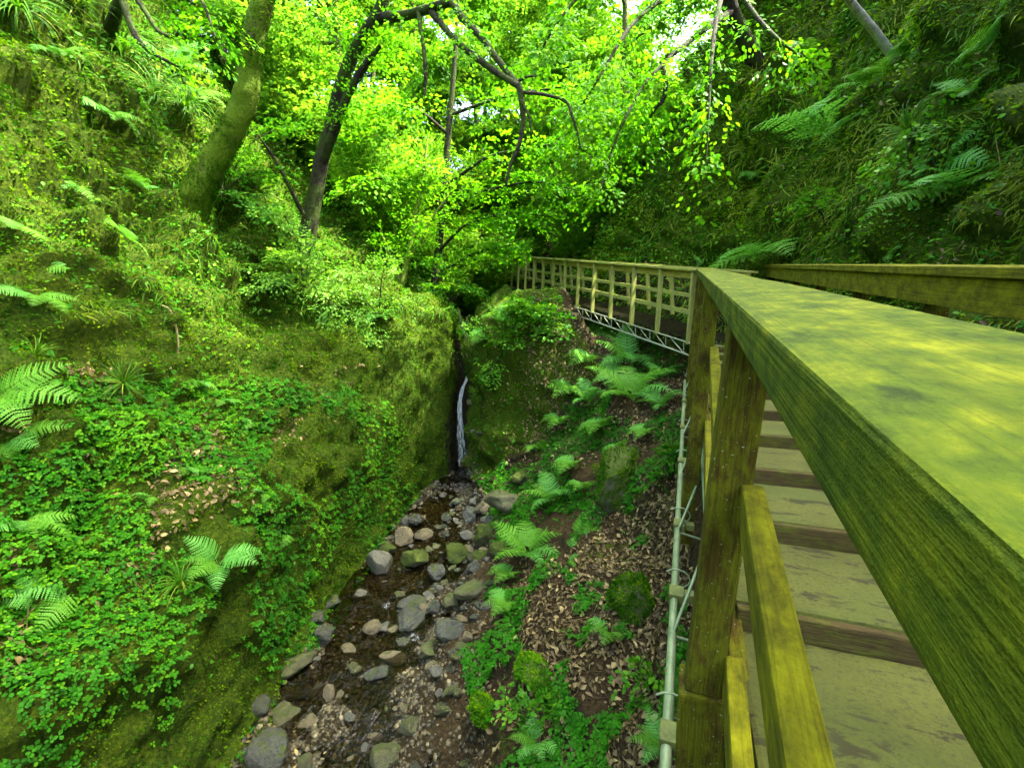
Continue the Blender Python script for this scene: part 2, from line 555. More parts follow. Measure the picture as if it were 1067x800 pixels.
G['deck'] = wood_mat('dark_damp_deck', (.012, .010, .005), (.03, .024, .010), (.02, .025, .005), (.035, .042, .008), .35, dark=(.008, .007, .003))
# ------------------------------------------------------------------ walkway frame (rising stair, then the bridge bending left)
VR = ray(720, 275)
VH = math.hypot(VR.x, VR.y)
SLOPE = VR.z / VH
DX, DY = VR.x / VH, VR.y / VH


def wp(s, l, h=0.0):
    return Vector((DX * s + DY * l, DY * s - DX * l, SLOPE * s + h))


S_END = 7.75
BR = ray(400, 257)
BH = math.hypot(BR.x, BR.y)
BSL = BR.z / BH
BX, BY = BR.x / BH, BR.y / BH
CORNER = wp(S_END, .08, -.073)


def bp(s, l, h=0.0):
    return Vector((CORNER.x + BX * s + BY * l, CORNER.y + BY * s - BX * l, CORNER.z + BSL * s + h))


# ------------------------------------------------------------------ gorge terrain: lofted cross-sections
ST = [-4, 2, 5, 8, 9.6, 10.35, 10.9, 11.75, 12.05, 13.2, 18, 24, 34, 46]
CS = [
    [[-22, 11], [-9.5, 5], [-6.2, .5], [-4.8, -1.9], [-3.5, -3.9], [-3.2, -4.9], [-1.9, -5.0], [-.8, -4.8], [-.3, -4.2], [.2, -3.3], [1.4, -2.0], [2.8, .8], [5, 6], [12, 12]],
    [[-22, 12], [-9, 6.5], [-5.9, 1.2], [-4.5, -1.0], [-3.3, -2.9], [-3.02, -4.55], [-1.8, -4.65], [-.8, -4.5], [0, -3.75], [1.0, -2.9], [2.35, -1.1], [3.3, 1.4], [5.3, 6.3], [12, 13]],
    [[-22, 13], [-8.8, 7.5], [-6.0, 2.2], [-4.4, -.3], [-3.0, -2.4], [-2.78, -4.25], [-1.7, -4.38], [-.75, -4.2], [.5, -3.15], [1.7, -2.4], [3.55, -.5], [4.4, 2], [6.4, 7], [13, 14]],
    [[-22, 14], [-8.8, 8], [-6, 3.0], [-4.2, .5], [-2.68, -1.5], [-2.5, -3.9], [-1.6, -3.98], [-.55, -3.75], [.85, -2.5], [2.3, -1.15], [4.5, .2], [5.4, 3], [7.6, 8], [14, 15]],
    [[-22, 14], [-9, 8], [-6, 3.6], [-3.9, 1.1], [-2.2, -.8], [-2.1, -3.55], [-1.45, -3.62], [-.7, -3.45], [.15, -2.85], [1.5, -1.3], [4.4, .8], [5.6, 3.7], [7.9, 8.7], [15, 15.7]],
    [[-22, 14], [-9, 8], [-6, 3.8], [-3.95, 1.35], [-1.85, -.4], [-1.78, -3.4], [-1.32, -3.52], [-.95, -3.3], [-.80, -1.0], [.5, .45], [4.3, 1.1], [5.6, 4], [8.0, 9], [15, 16]],
    [[-22, 14], [-9, 8], [-6, 4.0], [-3.8, 1.5], [-1.48, .0], [-1.46, -3.3], [-1.24, -3.42], [-1.00, -3.25], [-.86, -.1], [.45, .8], [4.1, 1.4], [5.4, 4.5], [7.8, 9.5], [15, 16]],
    [[-22, 14], [-9, 8], [-6, 4.1], [-3.8, 1.6], [-1.50, .25], [-1.46, -3.3], [-1.26, -3.42], [-1.04, -3.25], [-.86, .05], [.5, .7], [3.9, 1.5], [5.3, 4.6], [7.7, 9.6], [15, 16]],
    [[-22, 14], [-9, 8], [-6, 4.1], [-3.8, 1.7], [-1.62, .3], [-1.36, -1.0], [-1.2, -1.15], [-1.0, -1.0], [-.80, .1], [.7, .4], [3.8, 1.5], [5.2, 4.6], [7.6, 9.6], [15, 16]],
    [[-22, 15], [-9, 8], [-6, 4.5], [-3.9, 2.2], [-1.9, .7], [-1.25, -.6], [-1.0, -.8], [-.7, -.6], [-.2, .1], [.9, .3], [3.0, 1.6], [4.5, 5], [7, 10], [15, 15]],
    [[-22, 16], [-10, 9], [-6.5, 5.0], [-4.5, 2.8], [-2.6, 1.2], [-1.9, .3], [-1.5, .1], [-1.1, .2], [-.5, .5], [.4, 1.0], [2.2, 2.6], [3.8, 5.0], [6.5, 8.0], [15, 11]],
    [[-22, 17], [-11, 10], [-7, 5.5], [-5.0, 4.0], [-3.5, 3.0], [-2.8, 2.6], [-2.2, 2.4], [-1.6, 2.5], [-.8, 2.8], [.2, 3.6], [2.0, 5.2], [3.8, 7.0], [7, 9.5], [15, 12]],
    [[-22, 18], [-12, 11], [-8, 8], [-6, 7.0], [-4.5, 6.6], [-3.6, 6.4], [-3, 6.3], [-2.3, 6.4], [-1.2, 6.8], [0, 7.5], [2.2, 8.6], [4.5, 10], [8, 12], [15, 14]],
    [[-26, 20], [-14, 15], [-9, 13], [-7, 12], [-5, 12], [-4, 12], [-3, 12], [-2, 12], [-1, 12.5], [0, 13], [2.5, 14], [5, 15], [9, 16], [18, 17]],
]
ST = np.array(ST, float); CS = np.array(CS, float)


def pchip(x, y, xi):
    """monotone cubic along axis 0"""
    h = np.diff(x)
    sh = (-1,) + (1,) * (y.ndim - 1)
    d = np.diff(y, axis=0) / h.reshape(sh)
    m = np.zeros_like(y)
    w1 = (2 * h[1:] + h[:-1]).reshape(sh); w2 = (h[1:] + 2 * h[:-1]).reshape(sh)
    ok = d[1:] * d[:-1] > 0
    with np.errstate(divide='ignore', invalid='ignore'):
        mm = (w1 + w2) / (w1 / d[:-1] + w2 / d[1:])
    m[1:-1] = np.where(ok, mm, 0)
    m[0] = d[0]; m[-1] = d[-1]
    k = np.clip(np.searchsorted(x, xi) - 1, 0, len(x) - 2)
    t = ((xi - x[k]) / h[k]).reshape(sh); hh = h[k].reshape(sh)
    return (y[k] * (1 + 2 * t) * (1 - t) ** 2 + m[k] * hh * t * (1 - t) ** 2 + y[k + 1] * t * t * (3 - 2 * t) + m[k + 1] * hh * t * t * (t - 1))


seg_n = [22, 26, 36, 36, 36, 14, 14, 22, 26, 26, 34, 36, 22]
ui = np.concatenate([np.linspace(i, i + 1, n, endpoint=False) for i, n in enumerate(seg_n)] + [[13.0]])
yi = np.concatenate([np.arange(-4, 1.5, .25), np.arange(1.5, 10.8, .055), np.arange(10.8, 12.3, .035), np.arange(12.3, 20, .09), np.arange(20, 46.01, .3)])
A = pchip(ST, CS, yi)                                  # (nv, 14, 2)
A = pchip(np.arange(14.0), np.swapaxes(A, 0, 1), ui)   # (nu, nv, 2)
A = np.swapaxes(A, 0, 1)
NV, NU = A.shape[:2]
TP = np.stack([A[..., 0], np.repeat(yi[:, None], NU, 1), A[..., 1]], -1)
# the left wall undercuts its foot a little, and leans and bulges along its length
UU = np.repeat(ui[None, :], NV, 0)


def grid_normals(P):
    du = np.gradient(P, axis=1); dv = np.gradient(P, axis=0)
    n = np.cross(du, dv)
    return n / (np.linalg.norm(n, axis=-1)[..., None] + 1e-9)


Nn = grid_normals(TP)
bed = np.exp(-((UU - 6.0) / .95) ** 2)                  # 1 in the stream bed
wall = np.clip(1 - bed * .9, 0, 1)
knob = fbm(TP * np.array([.75, .75, .6]), 3, 5) - .5
mid = fbm(TP * 2.1, 3, 15) - .5
fine = fbm(TP * 6.5, 3, 25) - .5
vfine = fbm(TP * 17, 2, 35) - .5
ridge = 1 - np.abs(fbm(TP * np.array([1.1, 1.1, 1.9]), 3, 45) - .5) * 4
soft = np.where((UU > 7.2) & (UU < 9.6), .55 + .75 * sstep(9.2, 9.8, TP[..., 1]) * (1 - sstep(8.6, 9.2, UU)), 1.0)      # the leaf-littered slope is smoother
left_ = np.where(UU < 5.3, .72, 1.0)
bil = np.abs(fbm(TP * 1.9, 2, 95) - .5) * 2 * .9 + np.abs(fbm(TP * 4.3, 2, 96) - .5) * 2 * .45
slot = np.exp(-((UU - 6) / 1.7) ** 4) * sstep(10.4, 10.8, TP[..., 1]) * (1 - sstep(12.6, 13.4, TP[..., 1]))
lowwall = np.clip(1 - np.abs(UU - 4.4) / 1.0, 0, 1)
wall = wall * (1 - .75 * slot) * (1 - .6 * lowwall)
disp = wall * soft * (bil - .25) * (.34 + .3 * np.clip(3.6 - UU, 0, 1)) + wall * soft * left_ * (knob * 1.15 + mid * .62 + np.clip(ridge, -.5, 1) * .07) + soft * (fine * .20 + vfine * .06) * (.35 + .65 * wall) + bed * (mid * .12)
# dark hollow in the cliff above the stair, and one under the leaning tree shrub
PXg, PYg, FZ = project(TP)


def dent(c, r, depth):
    d2 = (((TP - np.array(c)) / np.array(r)) ** 2).sum(-1)
    return -depth * np.exp(-d2)


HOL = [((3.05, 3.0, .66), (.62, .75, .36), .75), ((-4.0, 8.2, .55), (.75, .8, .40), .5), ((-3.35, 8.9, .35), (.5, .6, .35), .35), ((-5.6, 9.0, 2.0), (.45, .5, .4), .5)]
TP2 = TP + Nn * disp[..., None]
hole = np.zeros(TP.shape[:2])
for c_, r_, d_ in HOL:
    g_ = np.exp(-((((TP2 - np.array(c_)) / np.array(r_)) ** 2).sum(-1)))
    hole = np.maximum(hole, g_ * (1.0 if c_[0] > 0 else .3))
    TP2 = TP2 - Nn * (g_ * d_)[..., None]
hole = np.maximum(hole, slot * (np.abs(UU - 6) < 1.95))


def ground_under(P):
    """keep the ground clear of the stair and the bridge"""
    s = P[..., 0] * DX + P[..., 1] * DY
    l = P[..., 0] * DY - P[..., 1] * DX
    top = SLOPE * s - 1.15 - .42
    inside = (l > -.25) & (l < 1.5) & (s > -4) & (s < S_END + 1.0)
    z = np.where(inside, np.minimum(P[..., 2], top), P[..., 2])
    q0, q1 = P[..., 0] - CORNER.x, P[..., 1] - CORNER.y
    s = q0 * BX + q1 * BY
    l = q0 * BY - q1 * BX
    top = CORNER.z + BSL * s - 1.32 - .25
    inside = (l > -.4) & (l < 1.35) & (s > -.6) & (s < 10.5)
    z = np.where(inside, np.minimum(z, top), z)
    P = P.copy(); P[..., 2] = z
    return P


HOLLOWS = []
TP2 = ground_under(TP2)
Nn = grid_normals(TP2)
Nn = np.where(Nn[..., 2:3] < -.2, -Nn, Nn)
V = TP2.reshape(-1, 3)
vx, vy, vz = V[:, 0], V[:, 1], V[:, 2]
slope_z = Nn.reshape(-1, 3)[:, 2]
uu = UU.reshape(-1)
n1 = fbm(V * .9, 3, 61); n2 = fbm(V * 2.4, 3, 71)
m_moss = np.where(uu < 5.25, .92, np.where(uu < 7.4, .05, np.where(uu < 9.9, .28, .80)))
m_moss = np.where((uu > 7.2) & (uu < 9.2) & (vy > 9.6), .95, m_moss)
m_moss = m_moss + (n1 - .5) * .6 - np.clip(.35 - slope_z, 0, 1) * .25 * ((uu > 6) & (uu < 9.9)) + .12 * (uu < 5.25) + .1 * (uu > 9.9)
m_wet = np.clip(1.25 - np.abs(uu - 6.1) / .95, 0, 1) * (vy < 13)
m_rock = np.clip((.55 - slope_z) * 2 + (n2 - .5), 0, 1) + m_wet * .6
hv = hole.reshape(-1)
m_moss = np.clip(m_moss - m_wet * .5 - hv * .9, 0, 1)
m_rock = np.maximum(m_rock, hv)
i = (np.arange(NV - 1) * NU)[:, None]; j = np.arange(NU - 1)[None, :]
TF = np.stack([i + j, i + j + 1, i + NU + j + 1, i + NU + j], -1).reshape(-1, 4)
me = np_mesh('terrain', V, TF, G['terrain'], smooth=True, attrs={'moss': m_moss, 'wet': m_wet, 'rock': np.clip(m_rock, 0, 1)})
tag(link('terrain', me), kind='structure')
BVH = BVHTree.FromPolygons([Vector(v) for v in V.tolist()], TF.tolist(), all_triangles=False)


def hit(px, py):
    r = BVH.ray_cast(Vector((0, 0, 0)), ray(px, py).normalized())
    return (r[0], r[1]) if r[0] is not None else (None, None)


def drop(x, y, z=30):
    r = BVH.ray_cast(Vector((x, y, z)), Vector((0, 0, -1)))
    return (r[0], r[1] if r[1].z > 0 else -r[1]) if r[0] is not None else (None, None)


# triangles for scattering
T1 = np.concatenate([TF[:, [0, 1, 2]], TF[:, [0, 2, 3]]])
TA, TB, TC = V[T1[:, 0]], V[T1[:, 1]], V[T1[:, 2]]
TN = np.cross(TB - TA, TC - TA)
TAREA = np.linalg.norm(TN, axis=1) / 2
TN /= TAREA[:, None] * 2 + 1e-12
TN = np.where(TN[:, 2:3] < -.3, -TN, TN)
TCEN = (TA + TB + TC) / 3
TUU = uu[T1].mean(1)
TPX, TPY, TFZ = project(TCEN)
TVIS = (TFZ > .4) & (TPX > -260) & (TPX < 1330) & (TPY > -160) & (TPY < 1000)
TDIST = np.linalg.norm(TCEN, axis=1)


def scatter_pts(n, weight, rng):
    w = TAREA * weight
    c = np.cumsum(w)
    k = np.searchsorted(c, rng.random(n) * c[-1])
    k = np.clip(k, 0, len(w) - 1)
    a, b = rng.random((2, n))
    sw = a + b > 1
    a = np.where(sw, 1 - a, a); b = np.where(sw, 1 - b, b)
    P = TA[k] + a[:, None] * (TB[k] - TA[k]) + b[:, None] * (TC[k] - TA[k])
    return P, TN[k], k
# ------------------------------------------------------------------ staircase, railings, lattice girder, footbridge
GS, GV = G['galv'], G['galv_pale']
upS = Vector((-SLOPE * DX, -SLOPE * DY, 1)).normalized()    # perpendicular to the slope
upB = Vector((-BSL * BX, -BSL * BY, 1)).normalized()
latS = Vector((DY, -DX, 0)); latB = Vector((BY, -BX, 0))

# --- stair
RISE = SLOPE * .61
root = root_stair = empty('staircase', wp(3, .7, -1.3), 'worn timber stair with pale green treads climbing between two railings', 'staircase')
for k in range(-3, 10):
    s0 = 1.71 + .61 * k
    z = SLOPE * s0 - 1.15
    s1 = s0 + .61
    c = wp((s0 + s1) / 2, .69, 0)
    a = Vector((wp(s0, 0).x + latS.x * .19, wp(s0, 0).y + latS.y * .19, z - .03))
    # tread runs across the stair: grain along the nosing
    ctr0 = Vector((c.x - latS.x * .50, c.y - latS.y * .50, z - .03)); ctr1 = Vector((c.x + latS.x * .49, c.y + latS.y * .49, z - .03))
    rw = random.uniform(-.006, .006)
    sh_ = Vector((DX, DY, 0)) * (-.0115)
    beam('tread', ctr0 + sh_, ctr1 + sh_, .565, .05 + rw, (0, 0, 1), G['step'], root, bev=.016, wob=.014, segs=8)
    rc = Vector((wp(s0 - .004, 0).x, wp(s0 - .004, 0).y, z - .012 - RISE * .58))
    beam('riser', rc + latS * .195, rc + latS * 1.175, .036, RISE * 1.16, (0, 0, 1), G['riser'], root, bev=.008, wob=.012, segs=6)
for l in (.155, 1.2):
    beam('stringer', wp(-.6, l + .03, -1.30), wp(S_END + .3, l + .03, -1.30), .05, .2, upS, G['post'], root)

# --- left railing (we look along its top)
TH = .065
rail = empty('stair_railing', wp(3.2, .14, -1.1), 'mossy green timber railing with wide flat handrail, closest to camera', 'railing')
cap_a, cap_b = wp(-1.2, .18, -.073 - TH / 2), wp(S_END + .05, .18, -.073 - TH / 2)
hr = beam('handrail', cap_a, cap_b, .20, TH, upS, G['rail_top'], rail, bev=.006, wob=.005, segs=24)
post_s = [-.75, 1.22, 3.28, 5.33, 7.35]
for k, s in enumerate(post_s):
    bot = -1.10 if k == 1 else -1.9
    top = wp(s, .135, -.073 - TH + .001)
    b = top + (-upS) * (abs(bot) - .07) - latS * (.055 * (abs(bot) - .07))
    beam('post', b, top, .095, .095, latS, G['post'], rail, bev=.008, wob=.006, segs=4)
    if k == 1:
        blk = b - upS * .10
        beam('post_foot', blk - upS * .45, b + upS * .001, .115, .13, latS, G['post'], rail, bev=.01, wob=.01, segs=3)
for a, b in zip(post_s[:-1], post_s[1:]):
    beam('mid_rail', wp(a + .135, .105, -.56), wp(b + .015, .160, -.585), .05, .115, upS, G['rail'], rail, bev=.008, wob=.01, segs=6)
    beam('lower_rail', wp(a + .20, .105, -1.08), wp(b + .08, .150, -1.09), .045, .13, upS, G['rail'], rail, bev=.008, wob=.01, segs=6)

# --- right railing
s_far = 6.0
for s_ in np.arange(5, 12, .02):
    p = wp(s_, 1.24, 0)
    if project(np.array(p))[0] < 783:
        s_far = s_; break
rail2 = empty('stair_railing', wp(3.2, 1.3, -1.1), 'yellow green timber railing on the cliff side of the stair', 'railing')
beam('handrail', wp(-1.2, 1.34, -.098), wp(s_far, 1.34, -.098), .17, .05, upS, G['rail'], rail2, bev=.005, wob=.006, segs=20)
beam('fascia_board', wp(-1.2, 1.29, -.205), wp(s_far, 1.29, -.205), .035, .165, upS, G['rail'], rail2, bev=.004, wob=.006, segs=20)
for s in np.arange(-.6, s_far, 1.35):
    p = wp(s, 1.36, -.125)
    beam('post', p - upS * 1.5, p, .09, .09, latS, G['post'], rail2, bev=.008)
beam('mid_rail', wp(-1.2, 1.36, -.54), wp(s_far, 1.36, -.54), .04, .11, upS, G['rail'], rail2, bev=.006)
# dark splice plate on the fascia
beam('splice_plate', wp(1.52, 1.2685, -.14), wp(1.72, 1.2685, -.14), .006, .028, upS, G['post'], rail2, bev=.001)
# mitred end turning to the bridge
e = wp(s_far, 1.34, -.098)
beam('handrail_end', e + Vector((DX, DY, 0)) * .002, e + Vector((BX, BY, BSL)).normalized() * .9, .165, .048, upB, G['rail'], rail2, bev=.004)

# --- lattice girder beside the stair
gir = empty('lattice_girder', wp(3, -.07, -1.7), 'grey green scaffold lattice girder running below the stair posts', 'girder')
GD, GL = -1.75, -.015
tube('bottom_chord', [wp(s, GL, GD) for s in np.linspace(-.5, S_END - .1, 24)], np.full(24, .021), GS, gir, 12, noise_amp=.0015, nfreq=9)
tube('top_chord', [wp(s, .14, -1.42) for s in np.linspace(-.5, S_END - .1, 24)], np.full(24, .017), GS, gir, 8)
step_ = .95
for k in range(9):
    s = .35 + k * step_
    for a, b in ((wp(s, GL, GD), wp(s + .30, .14, -1.42)), (wp(s, GL, GD), wp(s + .04, .14, -1.80))):
        tube('strut', [a, (Vector(a) + Vector(b)) / 2, b], [.009] * 3, GS, gir, 6)
for s in (1.72, 2.55, 3.28, 4.4, 5.33, 6.4):
    c = wp(s, GL + .01, GD)
    beam('bracket', c - upS * .035, c + upS * .035, .09, .075, latS, G['bracket'], gir, bev=.006)
    beam('bracket', wp(s, GL + .05, GD + .01), wp(s, .09, GD + .01), .05, .045, upS, G['bracket'], gir, bev=.004)
    # bolt-on hoop
    pts = [wp(s + .12, GL + .01 + .07 * math.sin(t), GD + .02 - .09 * math.cos(t) * .6) for t in np.linspace(0, math.pi * 1.3, 9)]
    tube('clamp_hoop', pts, [.005] * 9, GS, gir, 5)

# --- footbridge
BL = 14.5
br = empty('footbridge', bp(6, .5, -1.2), 'pale timber footbridge railing on a lattice girder crossing above the waterfall', 'footbridge')
for l, nm in ((0.05, 0), (1.02, 1)):
    beam('handrail', bp(-.05, l, -.02), bp(BL, l, -.02), .12, .035, upB, G['bridge_wood'], br, bev=.004)
    beam('fascia_board', bp(0, l + (.035 if not nm else -.035), -.105), bp(BL, l + (.035 if not nm else -.035), -.105), .03, .115, upB, G['fascia'], br, bev=.003)
    if not nm: beam('mid_rail', bp(0, l + (.03 if not nm else -.03), -.42), bp(BL, l + (.03 if not nm else -.03), -.42), .026, .065, upB, G['bridge_wood'], br, bev=.003)
    if not nm: beam('lower_rail', bp(0, l + (.03 if not nm else -.03), -.68), bp(BL, l + (.03 if not nm else -.03), -.68), .028, .075, upB, G['bridge_wood'], br, bev=.003)
    for k in range(16):
        s = .12 + .9 * k + (0 if not nm else .3)
        if s > BL: continue
        top = bp(s, l - .005, -.04)
        bot = top - upB * (1.14 if not nm else .95) - Vector((BX, BY, 0)) * (.20) - latB * (.05 if not nm else -.05)
        beam('post', bot, top, .05, .075, latB, G['bridge_wood'], br, bev=.005)
for k in range(int(BL / .15)):
    s = .02 + .15 * k
    if k > 95: break
    beam('deck_board', bp(s, .07, -1.08), bp(s, 1.0, -1.08), .135, .035, (0, 0, 1), G['deck'], br, bev=0)
for l in (-.02, 1.06):
    g2 = empty('lattice_girder', bp(6, l, -1.1), 'pale metal lattice girder under the gorge side of the footbridge' if l < 0 else 'pale metal lattice girder under the cliff side of the footbridge', 'girder')
    tube('bottom_chord', [bp(s, l, -1.32) for s in np.linspace(0, BL, 12)], np.full(12, .016), GV, g2, 8)
    tube('top_chord', [bp(s, l, -1.13) for s in np.linspace(0, BL, 12)], np.full(12, .011), GV, g2, 8)
    for k in range(28):
        s = .2 + .5 * k
        a, b, c = bp(s, l, -1.32), bp(s + .02, l, -1.12), bp(s + .42, l, -1.12)
        tube('strut', [a, b], [.006] * 2, GV, g2, 6)
        tube('strut', [a, c], [.006] * 2, GV, g2, 6)
# ------------------------------------------------------------------ water
def water_mat():
    m, nt, out = new_mat('stream_water')
    tc = N_(nt, 'TexCoord').outputs['Object']
    mp = N_(nt, 'Mapping'); mp.inputs['Scale'].default_value = (1.6, .8, 1); nt.links.new(tc, mp.inputs[0])
    n1 = noise_(nt, mp.outputs[0], 5, 5, .6, .6); n2 = noise_(nt, mp.outputs[0], 22, 3, .6)
    nrm = bump_(nt, math_(nt, 'ADD', n1.outputs[0], math_(nt, 'MULTIPLY', n2.outputs[0], .35)), .5, .06)
    tr = nt.nodes.new('ShaderNodeBsdfTransparent'); tr.inputs[0].default_value = (.40, .36, .22, 1)
    gl = nt.nodes.new('ShaderNodeBsdfGlossy'); gl.inputs['Roughness'].default_value = .08
    nt.links.new(nrm, gl.inputs['Normal'])
    fr = nt.nodes.new('ShaderNodeFresnel'); fr.inputs[0].default_value = 1.33; nt.links.new(nrm, fr.inputs['Normal'])
    mx = N_(nt, 'MixShader'); nt.links.new(fr.outputs[0], mx.inputs[0]); nt.links.new(tr.outputs[0], mx.inputs[1]); nt.links.new(gl.outputs[0], mx.inputs[2])
    fo = N_(nt, 'Attribute', attribute_name='foam')
    f = ramp(nt, math_(nt, 'MULTIPLY', fo.outputs['Fac'], noise_(nt, mp.outputs[0], 13, 6, .75, 1.5).outputs[0]), [(.48, 0.0), (.7, .45)])
    d = principled(nt, None, (.62, .72, .70), .5, .3)
    m2 = N_(nt, 'MixShader'); nt.links.new(f.outputs[0], m2.inputs[0]); nt.links.new(mx.outputs[0], m2.inputs[1]); nt.links.new(d.outputs[0], m2.inputs[2])
    nt.links.new(m2.outputs[0], out.inputs[0])
    return m


def fall_mat():
    m, nt, out = new_mat('falling_water')
    tc = N_(nt, 'TexCoord').outputs['Object']
    mp = N_(nt, 'Mapping'); mp.inputs['Scale'].default_value = (30, 30, 2.2); nt.links.new(tc, mp.inputs[0])
    n1 = noise_(nt, mp.outputs[0], 1.0, 5, .65, .4)
    a = N_(nt, 'Attribute', attribute_name='dens').outputs['Fac']
    f = ramp(nt, math_(nt, 'ADD', n1.outputs[0], math_(nt, 'MULTIPLY', a, .5)), [(.74, .03), (1.0, .95)])
    d = principled(nt, None, (.9, .95, .93), .35, .5, bump_(nt, n1.outputs[0], .6, .03))
    tl = nt.nodes.new('ShaderNodeBsdfTranslucent'); tl.inputs[0].default_value = (.7, .82, .76, 1)
    mm = N_(nt, 'MixShader'); mm.inputs[0].default_value = .4; nt.links.new(d.outputs[0], mm.inputs[1]); nt.links.new(tl.outputs[0], mm.inputs[2])
    tr = nt.nodes.new('ShaderNodeBsdfTransparent'); tr.inputs[0].default_value = (.9, .95, .92, 1)
    mx = N_(nt, 'MixShader'); nt.links.new(f.outputs[0], mx.inputs[0]); nt.links.new(tr.outputs[0], mx.inputs[1]); nt.links.new(mm.outputs[0], mx.inputs[2])
    nt.links.new(mx.outputs[0], out.inputs[0])
    return m


def stone_mesh(seed, sub=4, flat=1.0, ang=.25):
    bm = bmesh.new()
    bmesh.ops.create_icosphere(bm, subdivisions=sub, radius=1)
    P = np.array([v.co[:] for v in bm.verts])
    r = np.random.default_rng(seed)
    # chop with random planes for flat worn faces
    for _ in range(13):
        n = r.normal(size=3); n /= np.linalg.norm(n)
        d = r.uniform(.5, .88)
        s = P @ n
        P = P - np.where(s > d, (s - d) * .96, 0)[:, None] * n
    nn = P / np.linalg.norm(P, axis=1)[:, None]
    P = P + nn * ((fbm(P * 1.7 + seed, 3, seed) - .5) * ang * 1.5 + (fbm(P * 5 + seed, 3, seed) - .5) * .10)[:, None]
    F = np.array([[v.index for v in f.verts] for f in bm.faces])
    bm.free()
    return P, F



cidx = int(np.argmin(np.abs(ui - 6.0)))
yy = np.arange(1.0, 11.9, .05)
bedz = np.interp(yy, yi, A[:, cidx, 1]); bedx = np.interp(yy, yi, A[:, cidx, 0])
lx = np.interp(yy, yi, A[:, int(np.argmin(np.abs(ui - 4.75))), 0]); rx = np.interp(yy, yi, A[:, int(np.argmin(np.abs(ui - 7.0))), 0])
nt_ = 46
tt = np.linspace(0, 1, nt_)
WX = lx[:, None] * (1 - tt) + rx[:, None] * tt
WYv = np.repeat(yy[:, None], nt_, 1)
lev = np.minimum.accumulate((bedz + .08)[::-1])[::-1]
lev = np.where(yy > 10.1, -3.34, lev)
WZ = lev[:, None] + (fbm(np.stack([WX * 3, WYv * 2.2, WX * 0], -1), 3, 91) - .5) * .05
WP = np.stack([WX, WYv, WZ], -1)
foam = np.zeros(WX.shape)
for px, py, r in ((404, 635, .22), (432, 668, .20), (455, 520, .16), (420, 615, .12), (445, 545, .12), (395, 700, .10), (350, 740, .10)):
    p, _ = hit(px, py)
    if p: foam = np.maximum(foam, np.exp(-(((WX - p.x) / r) ** 2 + ((WYv - p.y) / (r * 1.2)) ** 2)))
foam = np.maximum(foam, np.exp(-(((WX + 1.2) / .35) ** 2 + ((WYv - 11.75) / .2) ** 2)))
i = (np.arange(len(yy) - 1) * nt_)[:, None]; j = np.arange(nt_ - 1)[None, :]
WF = np.stack([i + j, i + j + 1, i + nt_ + j + 1, i + nt_ + j], -1).reshape(-1, 4)
tag(link('stream_water', np_mesh('stream_water', WP.reshape(-1, 3), WF, water_mat(), smooth=True, attrs={'foam': foam.ravel() * 1.02})), kind='structure')

# waterfall: a rounded, twisting sheet
fp = [(488, 386, 12.12, 4), (486, 396, 12.02, 5), (481, 408, 11.95, 6), (479, 425, 11.90, 7), (480, 440, 11.87, 8), (480, 455, 11.84, 11), (481, 470, 11.8, 14), (481, 482, 11.76, 16), (481, 491, 11.72, 18)]
cpts = np.array([list(at(a, b, y)) for a, b, y, _ in fp]); rad = np.array([r / 2 * .75 * y / F0 for _, _, y, r in fp])
ti = np.linspace(0, len(fp) - 1, 60)
cp = pchip(np.arange(len(fp)) * 1.0, cpts, ti); rr = np.interp(ti, np.arange(len(fp)), rad)
sv, sf, sdn, o_ = [], [], [], 0
rw_ = np.random.default_rng(3)
tz = np.linspace(0, 1, 60)
for q in range(17):
    side_ = rw_.uniform(-1, 1) if q > 2 else (-.25, .1, .35)[q]
    dep = rw_.uniform(-.5, .3)
    a0, a1 = (0, 59) if q < 6 else (int(rw_.integers(0, 32)), int(rw_.integers(38, 60)))
    wd = rr * rw_.uniform(.16, .42) * (1.25 if q < 3 else 1)
    wob_ = (fbm(np.stack([tz * 5 + q * 9, tz * 0, tz * 0], -1), 3, q) - .5) * .9
    cx = cp[:, 0] + rr * (side_ * .8 + wob_ * .6); cy = cp[:, 1] + rr * dep
    ww = wd * (.5 + fbm(np.stack([tz * 9 + q * 3, tz * 0 + 4, tz * 0], -1), 2, q))
    th = np.linspace(-math.pi * .98, -math.pi * .02, 7)
    FV = np.stack([cx[:, None] + ww[:, None] * np.cos(th)[None], cy[:, None] + ww[:, None] * .7 * np.sin(th)[None], np.repeat(cp[:, 2:3], 7, 1)], -1)[a0:a1 + 1]
    m_ = len(FV)
    i = (np.arange(m_ - 1) * 7)[:, None]; j = np.arange(6)[None, :]
    sf.append(np.stack([i + j, i + j + 1, i + 7 + j + 1, i + 7 + j], -1).reshape(-1, 4) + o_)
    sv.append(FV.reshape(-1, 3)); o_ += m_ * 7
    d_ = np.interp(ti, [0, 2, 4, 6, 8], [1.1, 1.0, .75, .55, .9])[a0:a1 + 1]
    fade = np.minimum(1, np.minimum(np.arange(m_) / 3 + (1 if a0 == 0 else 0), (m_ - 1 - np.arange(m_)) / 8 + (1 if a1 == 59 else 0)))
    sdn.append((np.repeat((d_ * fade)[:, None], 7, 1) - .5 * np.abs(np.linspace(-1, 1, 7))[None] ** 2).ravel())
